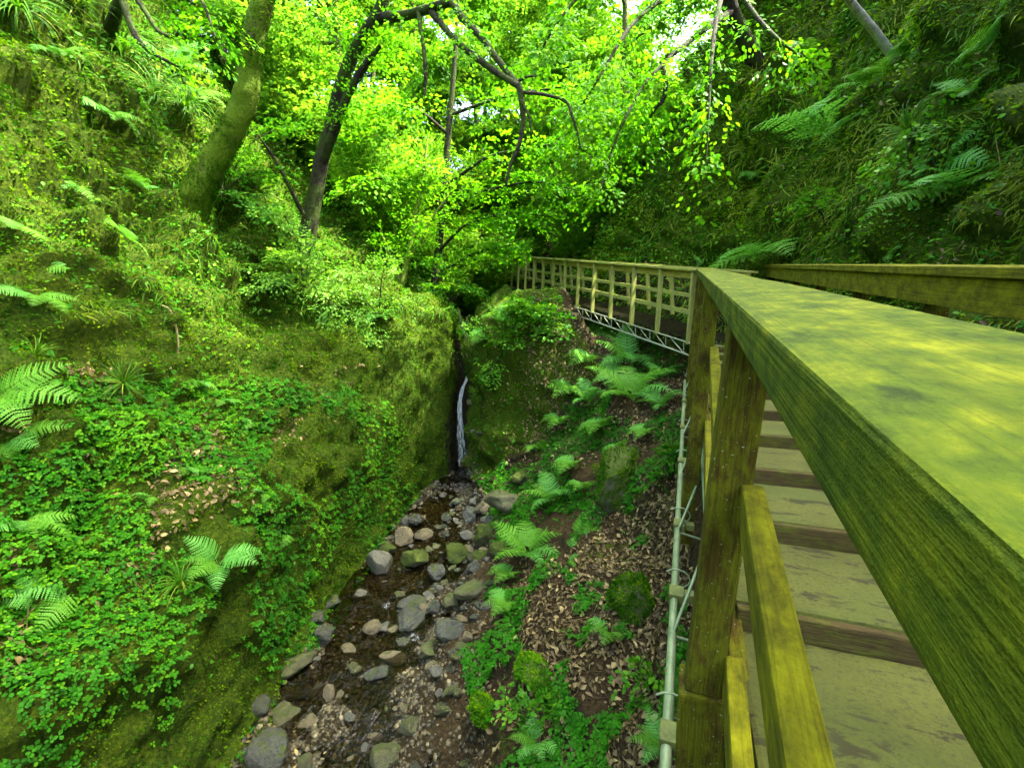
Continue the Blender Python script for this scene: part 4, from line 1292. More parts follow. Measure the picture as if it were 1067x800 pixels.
for a in [
    (1000, 205, 118, 3, 'pale fern with long fronds spread leftwards beside the dark cliff hollow', 185, .5),
    (985, 178, 66, 5, 'dim fan shaped fern just above the pale long fronds on the cliff', 100, .6),
    (868, 150, 95, 2, 'fern with a long frond drooping down to the left on the cliff', 215, .5),
    (885, 130, 48, 3, 'fern directly above the drooping long frond on the cliff', 160, .6),
    (800, 268, 92, 3, 'pale fern reaching left behind the start of the cliff side handrail', 175, .5),
    (722, 272, 28, 5, 'small dark fern behind the corner where railing meets bridge', None, .6),
    (905, 90, 44, 5, 'fern high on the cliff below the pale bare log', 150, .6),
    (945, 55, 40, 5, 'fern near the top edge right of the pale bare log', 150, .6),
    (1010, 100, 50, 6, 'mid green fern halfway up the cliff above the hollow', 180, .6),
    (1045, 40, 56, 6, 'fern in the upper right corner of the cliff', 190, .6),
    (840, 60, 36, 5, 'fern left of the pale bare log beneath bright leaves', 150, .6),
    (790, 185, 30, 5, 'dull fern on the shaded cliff centre', 170, .6),
    (930, 265, 30, 3, 'small fern peeping over the cliff side handrail', 140, .6),
    (655, 378, 52, 6, 'fern under the near end of the footbridge', 120, .5),
    (618, 378, 44, 5, 'fern at the shadowed bank edge under the footbridge', 150, .5),
    (600, 410, 44, 5, 'grey green fern on the left tip of the fern bank', 175, .5),
    (660, 418, 64, 8, 'broad pale fern in the middle of the fern bank', 170, .5),
    (632, 445, 44, 5, 'fern hanging below the broad pale fern', 200, .5),
    (650, 468, 34, 5, 'fern beside the mossy rock knob', 180, .5),
    (690, 395, 34, 6, 'fern brushing the end of the lattice girder', 110, .5),
    (575, 350, 34, 5, 'fern on the lip of the bank below the bridge chord', 120, .5),
    (520, 338, 34, 6, 'bright fern on top of the mossy knoll by the waterfall', 130, .6),
    (548, 320, 30, 5, 'fern at the back edge of the mossy knoll', 120, .6),
    (505, 352, 26, 5, 'small fern on the waterfall side of the knoll', 190, .6),
    (578, 522, 46, 6, 'fern on the green slope above the stream bend', 160, .4),
    (610, 510, 30, 5, 'small fern at the top of the green slope', 150, .4),
    (552, 578, 60, 8, 'large bright fern arching over the stream bank', 190, .4),
    (600, 560, 40, 5, 'fern with a long frond pointing right above leaf litter', 20, .4),
    (530, 628, 34, 5, 'fern low on the bank touching the gravel', 200, .4),
    (636, 662, 36, 5, 'dark small fern at the foot of the moss covered boulder', 200, .4),
    (690, 775, 46, 6, 'fern at the bottom of the slope beside the girder tube', 190, .4),
    (560, 775, 36, 6, 'leafy fern at the bottom of the slope left of the girder', 170, .4),
    (588, 442, 36, 5, 'fern at the lower left rim of the fern bank', 190, .5),
    (615, 420, 40, 6, 'fern between the left tip and the broad pale fern', 175, .5),
    (692, 425, 40, 6, 'fern crowding against the stair posts', 150, .5),
    (640, 395, 40, 6, 'pale fern above the broad pale fern', 150, .5),
    (676, 450, 34, 5, 'fern with lit tips left of the girder brackets', 185, .5),
    (566, 470, 30, 5, 'fern where knoll and fern bank meet', 190, .5),
    (600, 485, 34, 5, 'fern on bare soil above the green slope', 180, .5),
    (535, 600, 40, 5, 'fern fringing the left foot of the large bright fern', 210, .4),
    (590, 585, 30, 3, 'fern right of the large bright fern', 0, .4),
    (2, 232, 58, 3, 'fern with fronds entering at the left edge high on the bank', 15, .6),
    (-8, 420, 84, 5, 'big pale fern at the left edge in mid height', 10, .6),
    (12, 460, 60, 3, 'fern with a broad flat frond below the big pale fern', 0, .6),
    (22, 545, 56, 5, 'dim fern at the left edge above the clover', 300, .6),
    (75, 618, 66, 3, 'fern with pointed fronds drooping over clover near the left edge', 205, .6),
    (38, 628, 46, 2, 'fern with a single toothed frond at the left edge', 175, .6),
    (228, 588, 58, 6, 'bright fern in the centre of the clover bank', 260, .6),
    (300, 558, 36, 3, 'little three frond fern near the wall foot', 80, .6),
    (192, 488, 30, 3, 'small fern above the bright fern in the clover', 270, .6),
    (205, 400, 32, 3, 'small fern under the curved dead stem', 10, .6),
    (232, 418, 28, 3, 'small fern right of the curved dead stem', 10, .6),
    (275, 515, 26, 3, 'tiny fern on smooth moss above the three frond fern', 230, .6),
    (75, 280, 44, 3, 'dull fern on the shaded upper left bank', 160, .6),
    (70, 195, 40, 3, 'dark fern below the sunlit moss', 270, .6),
    (35, 310, 44, 5, 'fern among moss cushions below the left edge fronds', 20, .6),
    (125, 245, 40, 3, 'pale fern with flat fronds left of the leaning tree', 0, .6),
    (155, 200, 44, 5, 'pale fern at the root of the leaning tree', 170, .6),
    (180, 75, 60, 6, 'tall fern in shade behind the leaning tree', 0, .6),
    (200, 100, 44, 5, 'fern between the leaning tree and the hanging grass', 330, .6),
    (110, 120, 44, 5, 'bright fern on the sunlit upper left bank', 340, .6),
    (265, 440, 24, 3, 'tiny pale fern at the base of the mossy root ridge', 180, .6),
    (160, 520, 30, 3, 'tiny fern lost in clover left of the bright fern', 250, .6),
    (395, 330, 26, 5, 'fern on the sunlit rim of the left wall', 300, .6),
    (60, 60, 40, 5, 'yellow green fern near the top left corner', 330, .6),
]:
    fern(*a)
for n in FP:
    if n not in FUSED: raise RuntimeError('unused fern')

# ------------------------------------------------------------------ grass tufts
def tuft_mesh(seed, n=46, droop=1.0):
    r = np.random.default_rng(seed)
    Vs, Fs, var, o = [], [], [], 0
    for i in range(n):
        a = r.uniform(0, 6.28); tl = r.uniform(.15, .75); L_ = r.uniform(.55, 1.0)
        t = np.linspace(0, 1, 7)
        el = math.pi / 2 - tl - droop * 1.5 * t ** 1.3
        c = np.cumsum(np.stack([np.cos(el) * math.cos(a), np.cos(el) * math.sin(a), np.sin(el)], -1), 0) * L_ / 7
        s = np.array([-math.sin(a), math.cos(a), 0])
        w_ = .013 * (1 - t) ** .7 + .001
        V_ = np.concatenate([c + s * w_[:, None], c - s * w_[:, None]])
        q = np.array([[j, j + 1, 8 + j, 7 + j] for j in range(6)])
        Vs.append(V_); Fs.append(q + o); o += len(V_); var.append(np.full(len(V_), r.uniform(0, 1)))
    return np_mesh('grass_tuft', np.concatenate(Vs), np.concatenate(Fs), G['grass'], np.concatenate(var))


TM = [tuft_mesh(1), tuft_mesh(2, 60, 1.3), tuft_mesh(3, 38, .8)]
for px, py, sz, lab in [
    (130, 400, 34, 'pale green grass tuft hanging above the leaf litter on the left bank'),
    (35, 372, 36, 'grass tuft beside the big pale fern at the left edge'),
    (188, 610, 40, 'yellowish grass tuft drooping beside the bright fern in the clover'),
    (160, 105, 52, 'long grass tuft hanging above the leaning tree root'),
    (190, 115, 46, 'grass tuft hanging right against the leaning tree'),
    (130, 60, 50, 'dry grass tuft below the dark bare branch'),
    (20, 15, 60, 'pale dry grass tuft in the top left corner'),
    (235, 190, 36, 'grass tuft right of the leaning tree root'),
    (80, 10, 50, 'grass tuft at the top edge right of the pale dry one'),
    (265, 200, 34, 'grass tuft on the ridge between the two trees'),
    (850, 215, 44, 'brown tinged grass tuft on the cliff above the handrail'),
    (770, 150, 36, 'grass tuft in the middle of the shaded cliff'),
    (950, 140, 44, 'grass tuft hanging between two cliff ferns'),
    (840, 120, 36, 'grass tuft above the drooping fern frond'),
    (500, 410, 20, 'grass tuft on the flank of the knoll next to the falling water'),
    (700, 470, 24, 'broad bladed grass tuft beside the girder brackets'),
]:
    p, nm = hit(px, py)
    if p is None: continue
    o = link('grass_tuft', random.choice(TM))
    d = p.y * CP - p.z * SP
    s = sz * d / F0 * 1.15
    o.scale = (s, s, s)
    nm = nm if nm.dot(-p) > 0 else -nm
    z = (nm * .8 + Vector((0, 0, .45))).normalized()
    o.rotation_euler = z.to_track_quat('Z', 'Y').to_euler()
    o.location = p
    tag(o, lab, 'grass tuft', 'grass tufts on the gorge sides')
# ------------------------------------------------------------------ trees
def sprays(pos, dirs, lens, nl, rng, leaf=.085, width=.42, droop=.25, tilt=.32, vlo=0., vhi=1.):
    """flat layered leaf sprays: returns P, R, S, var of single leaves"""
    m = len(pos)
    D = dirs / (np.linalg.norm(dirs, axis=1)[:, None] + 1e-9)
    up = np.array([[0, 0, 1.0]]) + rng.normal(0, .22, (m, 3))
    B = np.cross(up, D); B /= np.linalg.norm(B, axis=1)[:, None] + 1e-9
    Nn = np.cross(D, B)
    t = rng.random((m, nl)) ** .8
    prof = width * (.25 + np.sin(np.pi * np.clip(t * .92 + .06, 0, 1)))
    sgn = np.where(rng.random((m, nl)) < .5, -1, 1)
    lat = sgn * rng.random((m, nl)) ** .7 * prof
    L_ = lens[:, None]
    P = pos[:, None, :] + D[:, None, :] * (t * L_)[..., None] + B[:, None, :] * (lat * L_)[..., None] + Nn[:, None, :] * (rng.normal(0, .035, (m, nl)) * L_)[..., None]
    P[..., 2] -= droop * L_ * (t ** 2 * .6 + (lat) ** 2 * .9)
    ax = D[:, None, :] * .75 + B[:, None, :] * (sgn * .8)[..., None] + rng.normal(0, .25, (m, nl, 3))
    ax[..., 2] -= .18
    nz = Nn[:, None, :] + rng.normal(0, tilt, (m, nl, 3))
    ax /= np.linalg.norm(ax, axis=-1)[..., None]
    sd_ = np.cross(nz, ax); sd_ /= np.linalg.norm(sd_, axis=-1)[..., None] + 1e-9
    R = np.stack([ax, sd_, np.cross(ax, sd_)], -1)
    S = leaf * rng.uniform(.65, 1.2, (m, nl))
    v0 = rng.uniform(vlo, vhi, (m, 1))
    var = np.clip(v0 + rng.normal(0, .16, (m, nl)), 0, 1)
    return P.reshape(-1, 3), R.reshape(-1, 3, 3), S.ravel(), var.ravel()


def leaves_mesh(name, arr, mat, tmpl=LEAF4, base=(0, 0, 0)):
    P = np.concatenate([a[0] for a in arr]) - np.array(base); R = np.concatenate([a[1] for a in arr]); S = np.concatenate([a[2] for a in arr]); v = np.concatenate([a[3] for a in arr])
    Vv, Fv, va = scatter_np(*tmpl, P, R, S, v)
    return np_mesh(name, Vv, Fv, mat, va)


def spray_along(path, n, rng, ln=(.5, 1.0), nl=40, leaf=.08, t0=.1, spread=1.2, **k):
    """sprays set along a bough (list of points), heading outwards"""
    path = np.asarray(path, float)
    t = rng.uniform(t0, 1, n) * (len(path) - 1)
    i = np.minimum(t.astype(int), len(path) - 2); f = (t - i)[:, None]
    pos = path[i] * (1 - f) + path[i + 1] * f
    tan = path[i + 1] - path[i]; tan /= np.linalg.norm(tan, axis=1)[:, None]
    d = tan + rng.normal(0, spread * .5, (n, 3)) * np.array([1, 1, .35])
    return sprays(pos, d, rng.uniform(*ln, n), nl, rng, leaf=leaf, **k)


# --- tall background trees, three forms, copied
def bg_form(seed, H, rad, nspray, nl, leaf, low=.12):
    r = np.random.default_rng(seed)
    root = empty('woodland_tree', (0, 0, 0))
    lean = r.normal(0, .05, 2)
    t = np.linspace(0, 1, 12)
    path = np.stack([lean[0] * H * t + .12 * np.sin(t * 5 + seed), lean[1] * H * t + .12 * np.cos(t * 4 + seed), H * .92 * t - .6 * (t == 0)], -1)
    tube('trunk', path, .11 * (1 - .85 * t) + .025 + .06 * np.exp(-t * 18), G['bark_grey'], root, 10, noise_amp=.02, seed=seed)
    arr = []
    for b in range(16):
        h = low + (.95 - low) * (b + .5) / 16
        a = b * 2.4 + r.uniform(-.5, .5)
        c = np.array([np.interp(h, t * .92, path[:, 0]), np.interp(h, t * .92, path[:, 1]), H * h])
        L_ = rad * math.sin(math.pi * min(1, .22 + h * .72)) ** .8 * r.uniform(.8, 1.15)
        u = np.linspace(0, 1, 8)
        pth = c[None] + np.stack([np.cos(a + .3 * u) * L_ * u, np.sin(a + .3 * u) * L_ * u, (.42 * u - .30 * u * u) * L_], -1)
        if b < 9:
            tube('branch', pth, .05 * (1 - .85 * u) + .006, G['bark_grey'], root, 6)
        arr.append(spray_along(pth, max(3, int(nspray * L_ / rad / 16)), r, (.6, 1.25), nl, leaf, .2, 1.7, vlo=.1, vhi=.9))
    link('crown', leaves_mesh('crown', arr, G['beech_far']), root)
    return root


FORMS = [bg_form(1, 14, 3.9, 640, 84, .125, .08), bg_form(2, 12.5, 3.4, 560, 84, .12, .04), bg_form(3, 16, 4.4, 700, 84, .13, .12)]
used = [False] * 3
BG = [
    (-5.2, 15.0, 1, 1.0, 'slim woodland tree behind the leaning mossy tree'),
    (-8.0, 14.0, 0, 1.0, 'woodland tree on the left skyline with pale grey trunk'),
    (-3.6, 19.0, 0, 1.0, 'bright woodland tree straight above the waterfall cleft'),
    (-6.8, 21.0, 2, 1.0, 'tall woodland tree behind the left skyline'),
    (-1.6, 23.5, 1, 1.1, 'woodland tree at the head of the gorge'),
    (1.6, 20.0, 1, 1.0, 'woodland tree rising behind the far end of the footbridge'),
    (3.6, 17.0, 0, .9, 'woodland tree on the cliff above the footbridge'),
    (2.2, 27.5, 2, 1.0, 'tall woodland tree behind the far end of the footbridge'),
    (-11.0, 19.0, 2, 1.0, 'woodland tree far up the left slope'),
    (.6, 29.0, 2, 1.1, 'tree closing the head of the gorge on the right'),
    (-4.6, 28.0, 2, 1.1, 'tree closing the head of the gorge on the left'),
    (-8.5, 27.0, 0, 1.2, 'woodland tree deep behind the left bank'),
    (6.5, 27.0, 1, 1.3, 'woodland tree deep behind the right cliff'),
    (-13.0, 14.0, 1, 1.1, 'woodland tree on the upper left slope beyond the ferns'),
    (-.6, 26.0, 2, 1.15, 'tall tree in the middle of the gorge head'),
    (2.8, 24.0, 0, 1.1, 'tree on the cliff right of the gorge head'),
    (-2.6, 32.0, 2, 1.3, 'farthest tree up the gorge on the left'),
    (2.6, 33.0, 2, 1.3, 'farthest tree up the gorge on the right'),
    (10.0, .8, 0, 1.0, 'unseen dense shade tree added on the right cliff top over the near end of the stair'),  # from here on: unseen trees, added to shade the gorge from the sun
    (11.0, 3.4, 2, .95, 'unseen dense shade tree added on the right cliff top over the middle of the stair'),
    (10.8, 5.6, 0, .8, 'unseen dense shade tree added on the right cliff top over the upper stair'),
    (8.0, -3.5, 1, 1.1, 'unseen dense shade tree added on the right cliff top before the stair'),
    (11.5, 0.5, 1, 1.2, 'unseen dense shade tree added behind the cliff top trees over the near stair'),
]
for x, y, k, s, lab in BG:
    p, _ = drop(x, y)
    if p is None: continue
    o = FORMS[k] if not used[k] else copy_tree(FORMS[k])
    used[k] = True
    o.location = p; o.scale = (s, s, s); o.rotation_euler = (random.uniform(-.05, .05), random.uniform(-.05, .05), random.uniform(0, 6.28))
    tag(o, lab, 'tree', 'woodland trees around the gorge')

# --- hazel-like understorey, several stems each
def hz_form(seed, H, rad, ns, leaf):
    r = np.random.default_rng(seed)
    root = empty('understorey_bush', (0, 0, 0))
    arr = []
    for b in range(8):
        a = b * 2.4 + r.uniform(-.4, .4)
        u = np.linspace(0, 1, 9)
        L_ = rad * r.uniform(.5, 1.1); hh = H * r.uniform(.6, 1.05)
        q = np.stack([np.cos(a) * L_ * u ** 1.4, np.sin(a) * L_ * u ** 1.4, hh * (u - .18 * u ** 3)], -1)
        tube('stem', q, .028 * (1 - .85 * u) + .004, G['bark_green'], root, 5)
        arr.append(spray_along(q, ns, r, (.5, 1.1), 46, leaf, .08, 2.0, vlo=.25, vhi=1.0))
    link('foliage', leaves_mesh('foliage', arr, G['beech_far']), root)
    return root


HZ = [hz_form(11, 4.2, 1.9, 52, .10), hz_form(12, 3.2, 1.7, 44, .095)]
hu = [False, False]
for x, y, k, s, lab in [
    (-3.4, 13.2, 0, 1.0, 'bright hazel like bush right of the forked tree'),
    (-2.3, 15.5, 1, 1.0, 'bright bush above the waterfall cleft'),
    (-4.8, 14.5, 1, 1.1, 'leafy bush between the leaning and the forked tree'),
    (-6.0, 13.0, 0, 1.0, 'leafy bush close behind the leaning tree'),
    (-3.2, 17.5, 0, 1.2, 'tall bush beyond the sapling'),
    (-1.3, 18.0, 1, 1.2, 'bush at the far end of the footbridge on its left'),
    (-1.9, 21.5, 0, 1.3, 'bush filling the head of the gorge'),
    (.3, 21.0, 0, 1.5, 'bush behind the far end of the footbridge'),
    (-.6, 24.0, 0, 1.6, 'tall bush in the centre of the gorge head'),
    (2.2, 17.0, 0, 1.0, 'bush on the cliff foot above the middle of the footbridge'),
    (3.6, 14.5, 1, 1.0, 'bush on the cliff above the near half of the footbridge'),
    (-5.6, 18.5, 0, 1.3, 'bush on the left skyline beyond the forked tree'),
    (-8.2, 16.5, 0, 1.3, 'bush on the upper left slope under tall trees'),
    (-3.6, 24.0, 0, 1.5, 'large bush far up the gorge on the left'),
    (1.6, 25.0, 0, 1.5, 'large bush far up the gorge on the right'),
    (-.9, 26.5, 1, 1.8, 'large bush far up the gorge in the centre'),
    (4.8, 18.5, 0, 1.2, 'bush high on the right cliff behind the bright boughs'),
    (6.2, 13.0, 1, 1.1, 'bush high on the right cliff above the ferns'),
]:
    p, _ = drop(x, y)
    if p is None: continue
    o = HZ[k] if not hu[k] else copy_tree(HZ[k])
    hu[k] = True
    o.location = p; o.scale = (s, s, s); o.rotation_euler = (0, 0, random.uniform(0, 6.28))
    tag(o, lab, 'bush', 'understorey bushes around the gorge')

# --- pixel-guided limbs: (px, py, depth, radius in px)
def limb(pts, scale=1.0, n=5):
    P = np.array([list(at(a, b, y)) for a, b, y, _ in pts]); r = np.array([q * y / F0 for _, _, y, q in pts])
    m = len(pts)
    ti = np.linspace(0, m - 1, (m - 1) * n + 1)
    return pchip(np.arange(m) * 1.0, P, ti), np.interp(ti, np.arange(m), r) * scale


r7 = np.random.default_rng(77)
# leaning mossy tree
b0, _ = hit(200, 218)
Yb = b0.y
lt = empty('leaning_tree', b0, 'thick mossy tree trunk curving up from the left bank', 'tree')
pth, rr_ = limb([(186, 252, Yb + .3, 30), (198, 218, Yb + .05, 23), (212, 186, Yb - .1, 17.5), (238, 142, Yb - .2, 15.5), (256, 98, Yb - .3, 14.5), (263, 50, Yb - .4, 13.5), (273, 0, Yb - .5, 13), (288, -70, Yb - .7, 14), (310, -170, Yb - .9, 12), (330, -300, Yb - 1.2, 8), (345, -420, Yb - 1.4, 4)])
ti_ = np.linspace(0, len(pth) - 1, 150)
rr_ = rr_ * .76
pth = np.stack([np.interp(ti_, np.arange(len(pth)), pth[:, c_]) for c_ in range(3)], -1); rr_ = np.interp(ti_, np.arange(len(rr_)), rr_)
tk_ = tube('trunk', pth, rr_, G['bark_moss'], lt, 36, noise_amp=.055, seed=4, nfreq=4.0)
moss_on(tk_, 15000, .034, -1, .35, lambda v, n: (fbm(v * 2.6, 3, 8) + .10 * (v[:, 2] < 1.0) > .49))
for a in ():
    e, _ = hit(a[0], a[1])
    if e is None: continue
    p0 = np.array(at(204, 208, Yb - .05)); p1 = np.array(e) ; mid_ = (p0 + p1) / 2 + np.array([0, -.12, .05])
    q = pchip(np.arange(3.), np.array([p0, mid_, p1]), np.linspace(0, 2, 9))
    tube('root', q, np.linspace(.17, .05, 9), G['bark_moss'], lt, 10, noise_amp=.03, seed=9)
arr = []
for (ex, ey, ez) in ((-2.5, -1.0, 3.0), (1.5, -1.5, 3.2), (2.5, .8, 4.0), (-1.0, 1.5, 4.2), (.5, -2.2, 4.4)):
    o_ = np.array(at(300, -140, Yb - .8))
    q = np.stack([o_ + np.array([ex, ey, ez * .45]) * u * np.array([1, 1, 1.4 - .5 * u]) for u in np.linspace(0, 1, 7)])
    tube('branch', q, np.linspace(.09, .015, 7), G['bark_moss'], lt, 7)
    arr.append(spray_along(q, 26, r7, (.6, 1.1), 45, .08, .25, 1.6))
link('crown', leaves_mesh('crown', arr, G['beech'], base=b0), lt)

# dark forked tree with the long arching bough
b1, _ = hit(318, 272)
Y1 = b1.y
dt = empty('forked_tree', b1, 'dark forked tree with long bare bough arching across the canopy', 'tree')
pth, rr_ = limb([(308, 300, Y1, 13), (316, 268, Y1, 11), (326, 215, Y1 - .1, 9), (336, 165, Y1 - .2, 8), (346, 125, Y1 - .3, 7.5), (357, 85, Y1 - .5, 7.5), (374, 45, Y1 - .7, 7), (394, 16, Y1 - 1.0, 7), (404, -25, Y1 - 1.1, 6), (410, -90, Y1 - 1.2, 5), (420, -200, Y1 - 1.4, 2)])
rr_ = rr_ * .85
tube('trunk', pth, rr_, G['bark_dark'], dt, 12, noise_amp=.015, seed=6, nfreq=6)
LIMBS = [
    [(335, 172, Y1 - .2, 5), (347, 140, Y1 - .5, 4.5), (362, 100, Y1 - .8, 4), (378, 72, Y1 - 1.0, 3.5), (396, 48, Y1 - 1.2, 2)],
    [(392, 20, Y1 - 1.0, 5.5), (418, 17, Y1 - 1.3, 4.5), (445, 10, Y1 - 1.7, 4.2), (468, 3, Y1 - 2.0, 4), (484, 22, Y1 - 2.3, 3.2), (498, 36, Y1 - 2.5, 3), (515, 58, Y1 - 2.7, 3), (534, 82, Y1 - 2.9, 3), (542, 95, Y1 - 3.0, 3.2), (545, 122, Y1 - 3.0, 2.8), (541, 150, Y1 - 3.0, 2.2), (532, 172, Y1 - 3.0, 1.8), (527, 194, Y1 - 3.0, 1)],
    [(448, 10, Y1 - 1.7, 3.6), (462, 28, Y1 - 2.0, 3), (484, 50, Y1 - 2.3, 3), (510, 70, Y1 - 2.7, 3.2), (540, 90, Y1 - 3.0, 3)],
    [(544, 96, Y1 - 3.0, 1.8), (572, 100, Y1 - 3.2, 1.6), (590, 107, Y1 - 3.3, 1.6), (598, 128, Y1 - 3.4, 1.4), (606, 156, Y1 - 3.4, .8)],
    [(541, 100, Y1 - 3.0, 1.6), (551, 122, Y1 - 3.1, 1.4), (554, 142, Y1 - 3.1, .8)],
    [(436, 12, Y1 - 1.6, 2.5), (440, 40, Y1 - 1.8, 2.2), (443, 75, Y1 - 1.9, 2), (441, 105, Y1 - 1.9, 1.2)],
    [(537, 86, Y1 - 2.9, 1.4), (552, 80, Y1 - 3.1, 1.0), (561, 79, Y1 - 3.1, .6)],
    [(322, 235, Y1 - .1, 2.5), (300, 190, Y1 - .5, 2.0), (282, 160, Y1 - .7, 1.6), (268, 140, Y1 - .8, .8)],
]
lp = []
for L_ in LIMBS:
    q, rr_ = limb(L_, 1.0, 4)
    q = q + (fbm(q * 5, 2, 3)[:, None] - .5) * .03
    tube('branch', q, rr_, G['bark_dark'], dt, 7, noise_amp=.004, nfreq=12)
    lp.append(q)
arr = [spray_along(lp[1][:24], 14, r7, (.5, .95), 36, .075, .15, 1.8, vlo=.2, vhi=1), spray_along(lp[2], 5, r7, (.4, .8), 36, .075, .2, 1.8), spray_along(lp[3], 9, r7, (.4, .8), 36, .07, .1, 1.8),
       spray_along(lp[0], 26, r7, (.5, .9), 36, .075, .2, 1.9), spray_along(lp[5], 10, r7, (.4, .8), 34, .07, .3, 1.6), spray_along(pth[26:], 44, r7, (.7, 1.3), 45, .08, .0, 2.2)]
link('crown', leaves_mesh('crown', arr, G['beech'], base=b1), dt)

# young tree with layered boughs over the middle of the gorge
yb, _ = hit(452, 262)
yb = at(452, 300, 13.0)
g_, _ = drop(yb.x, yb.y)
yt = empty('young_tree', g_, 'young tree with flat layered boughs above the far end of the footbridge', 'tree')
q0, r0 = limb([(448, 330, 13.0, 4.5), (456, 270, 13.0, 4), (462, 200, 13.0, 3.5), (468, 130, 12.9, 3), (474, 60, 12.8, 2.2), (478, -20, 12.7, 1)])
q0[0] = np.array(g_) - np.array([0, 0, .2])
tube('trunk', q0, r0, G['bark_dark'], yt, 8)
arr = []
for L_ in ([(457, 262, 13.0, 1.8), (490, 232, 12.5, 1.4), (530, 222, 12.0, 1.1), (575, 226, 11.6, .6)],
           [(460, 232, 13.0, 1.8), (500, 200, 12.4, 1.4), (550, 190, 11.8, 1.1), (600, 198, 11.4, .6)],
           [(463, 195, 13.0, 1.8), (520, 160, 12.4, 1.4), (580, 150, 11.8, 1.1), (635, 160, 11.4, .6)],
           [(461, 215, 13.0, 1.8), (430, 190, 12.4, 1.4), (395, 186, 11.8, 1.1), (365, 195, 11.4, .6)],
           [(467, 140, 12.9, 1.8), (430, 112, 12.4, 1.4), (400, 110, 12.0, 1.0), (370, 120, 11.8, .5)],
           [(469, 120, 12.9, 1.8), (530, 100, 12.4, 1.4), (590, 90, 12.0, 1.0), (640, 100, 11.6, .5)],
           [(456, 285, 13.0, 1.6), (500, 262, 12.6, 1.2), (535, 255, 12.3, .8)]):
    q, rr_ = limb(L_, 1.0, 4)
    tube('branch', q, rr_, G['bark_dark'], yt, 6)
    arr.append(spray_along(q, 34, r7, (.5, 1.0), 36, .10, .15, 1.7, vlo=.25, vhi=1.0))
link('crown', leaves_mesh('crown', arr, G['beech'], LEAF6T, base=g_), yt)

# slim sapling on the rim of the left wall
b2, _ = hit(420, 300)
Y2 = max(b2.y, 10.5)
sp = empty('sapling', at(418, 300, Y2), 'slim yellow green sapling on the rim above the waterfall cleft', 'tree')
q1, ra = limb([(414, 318, Y2, 4), (420, 290, Y2, 3.4), (427, 260, Y2, 3), (433, 225, Y2, 2.6), (440, 190, Y2, 2), (446, 140, Y2, 1)])
q2, rb = limb([(424, 272, Y2, 2.2), (436, 255, Y2 - .1, 2), (450, 228, Y2 - .2, 1.5), (470, 200, Y2 - .3, 1)])
q3, rc_ = limb([(418, 300, Y2, 2), (408, 270, Y2 - .2, 1.6), (396, 240, Y2 - .4, 1)])
tube('trunk', q1, ra, G['bark_green'], sp, 8)
tube('branch', q2, rb, G['bark_green'], sp, 6); tube('branch', q3, rc_, G['bark_green'], sp, 6)
arr = [spray_along(q1[8:], 34, r7, (.5, 1.0), 38, .075, .0, 2.2, vlo=.3, vhi=1), spray_along(q2, 26, r7, (.5, 1.0), 38, .07, .2, 2.0, vlo=.2), spray_along(q3, 18, r7, (.5, .9), 38, .07, .2, 2.0, vlo=.3)]
link('crown', leaves_mesh('crown', arr, G['beech'], base=sp.location), sp)

# tree on the right cliff whose bright boughs hang over the gorge
b3, _ = hit(792, 70)
rt = empty('overhanging_tree', b3, 'tree on the right cliff with bright leafy boughs hanging over the footbridge', 'tree')
Y3 = b3.y
q0, r0 = limb([(800, 90, Y3 + .1, 9), (780, 50, Y3 - .3, 8), (762, 10, Y3 - .6, 7), (748, -40, Y3 - .9, 6), (735, -120, Y3 - 1.2, 4), (728, -220, Y3 - 1.5, 2)])
tube('trunk', q0, r0, G['bark_dark'], rt, 10, noise_amp=.012)
RL = [
    [(764, 12, Y3 - .6, 4), (735, 30, Y3 - 1.2, 3), (708, 52, Y3 - 1.7, 2.6), (690, 66, Y3 - 1.9, 2.5), (694, 88, Y3 - 2.0, 2.4), (690, 106, Y3 - 2.0, 2), (680, 114, Y3 - 2.0, 1.2)],
    [(690, 104, Y3 - 2.0, 1.6), (672, 128, Y3 - 2.0, 1.3), (650, 142, Y3 - 2.0, .8)],
    [(755, -20, Y3 - .8, 3), (745, 30, Y3 - 2.2, 2.4), (740, 80, Y3 - 2.9, 1.8), (738, 130, Y3 - 3.2, 1.0), (736, 165, Y3 - 3.3, .5)],
    [(750, -40, Y3 - .9, 3), (790, 20, Y3 - 2.2, 2.2), (815, 45, Y3 - 2.8, 1.5), (838, 60, Y3 - 3.0, .8)],
    [(745, -60, Y3 - 1.0, 3), (700, -10, Y3 - 2.0, 2.4), (655, 30, Y3 - 2.8, 2), (625, 80, Y3 - 3.2, 1.4), (600, 120, Y3 - 3.3, .8)],
    [(740, -90, Y3 - 1.1, 3), (680, -60, Y3 - 2.4, 2.4), (620, -20, Y3 - 3.2, 2), (580, 25, Y3 - 3.6, 1.4), (560, 60, Y3 - 3.7, .8)],
    [(700, 58, Y3 - 1.8, 1.8), (670, 90, Y3 - 2.4, 1.5), (640, 150, Y3 - 2.8, 1.2), (625, 200, Y3 - 3.0, .6)],
]
arr = []
for i_, L_ in enumerate(RL):
    q, rr_ = limb(L_, 1.0, 4)
    tube('branch', q, rr_, G['bark_dark'], rt, 6)
    arr.append(spray_along(q, (24, 16, 22, 14, 44, 44, 22)[i_], r7, (.45, .95), 32, .10, .12, 1.7, vlo=.35, vhi=1.0, droop=.45))
link('crown', leaves_mesh('crown', arr, G['beech'], LEAF6T, base=b3), rt)

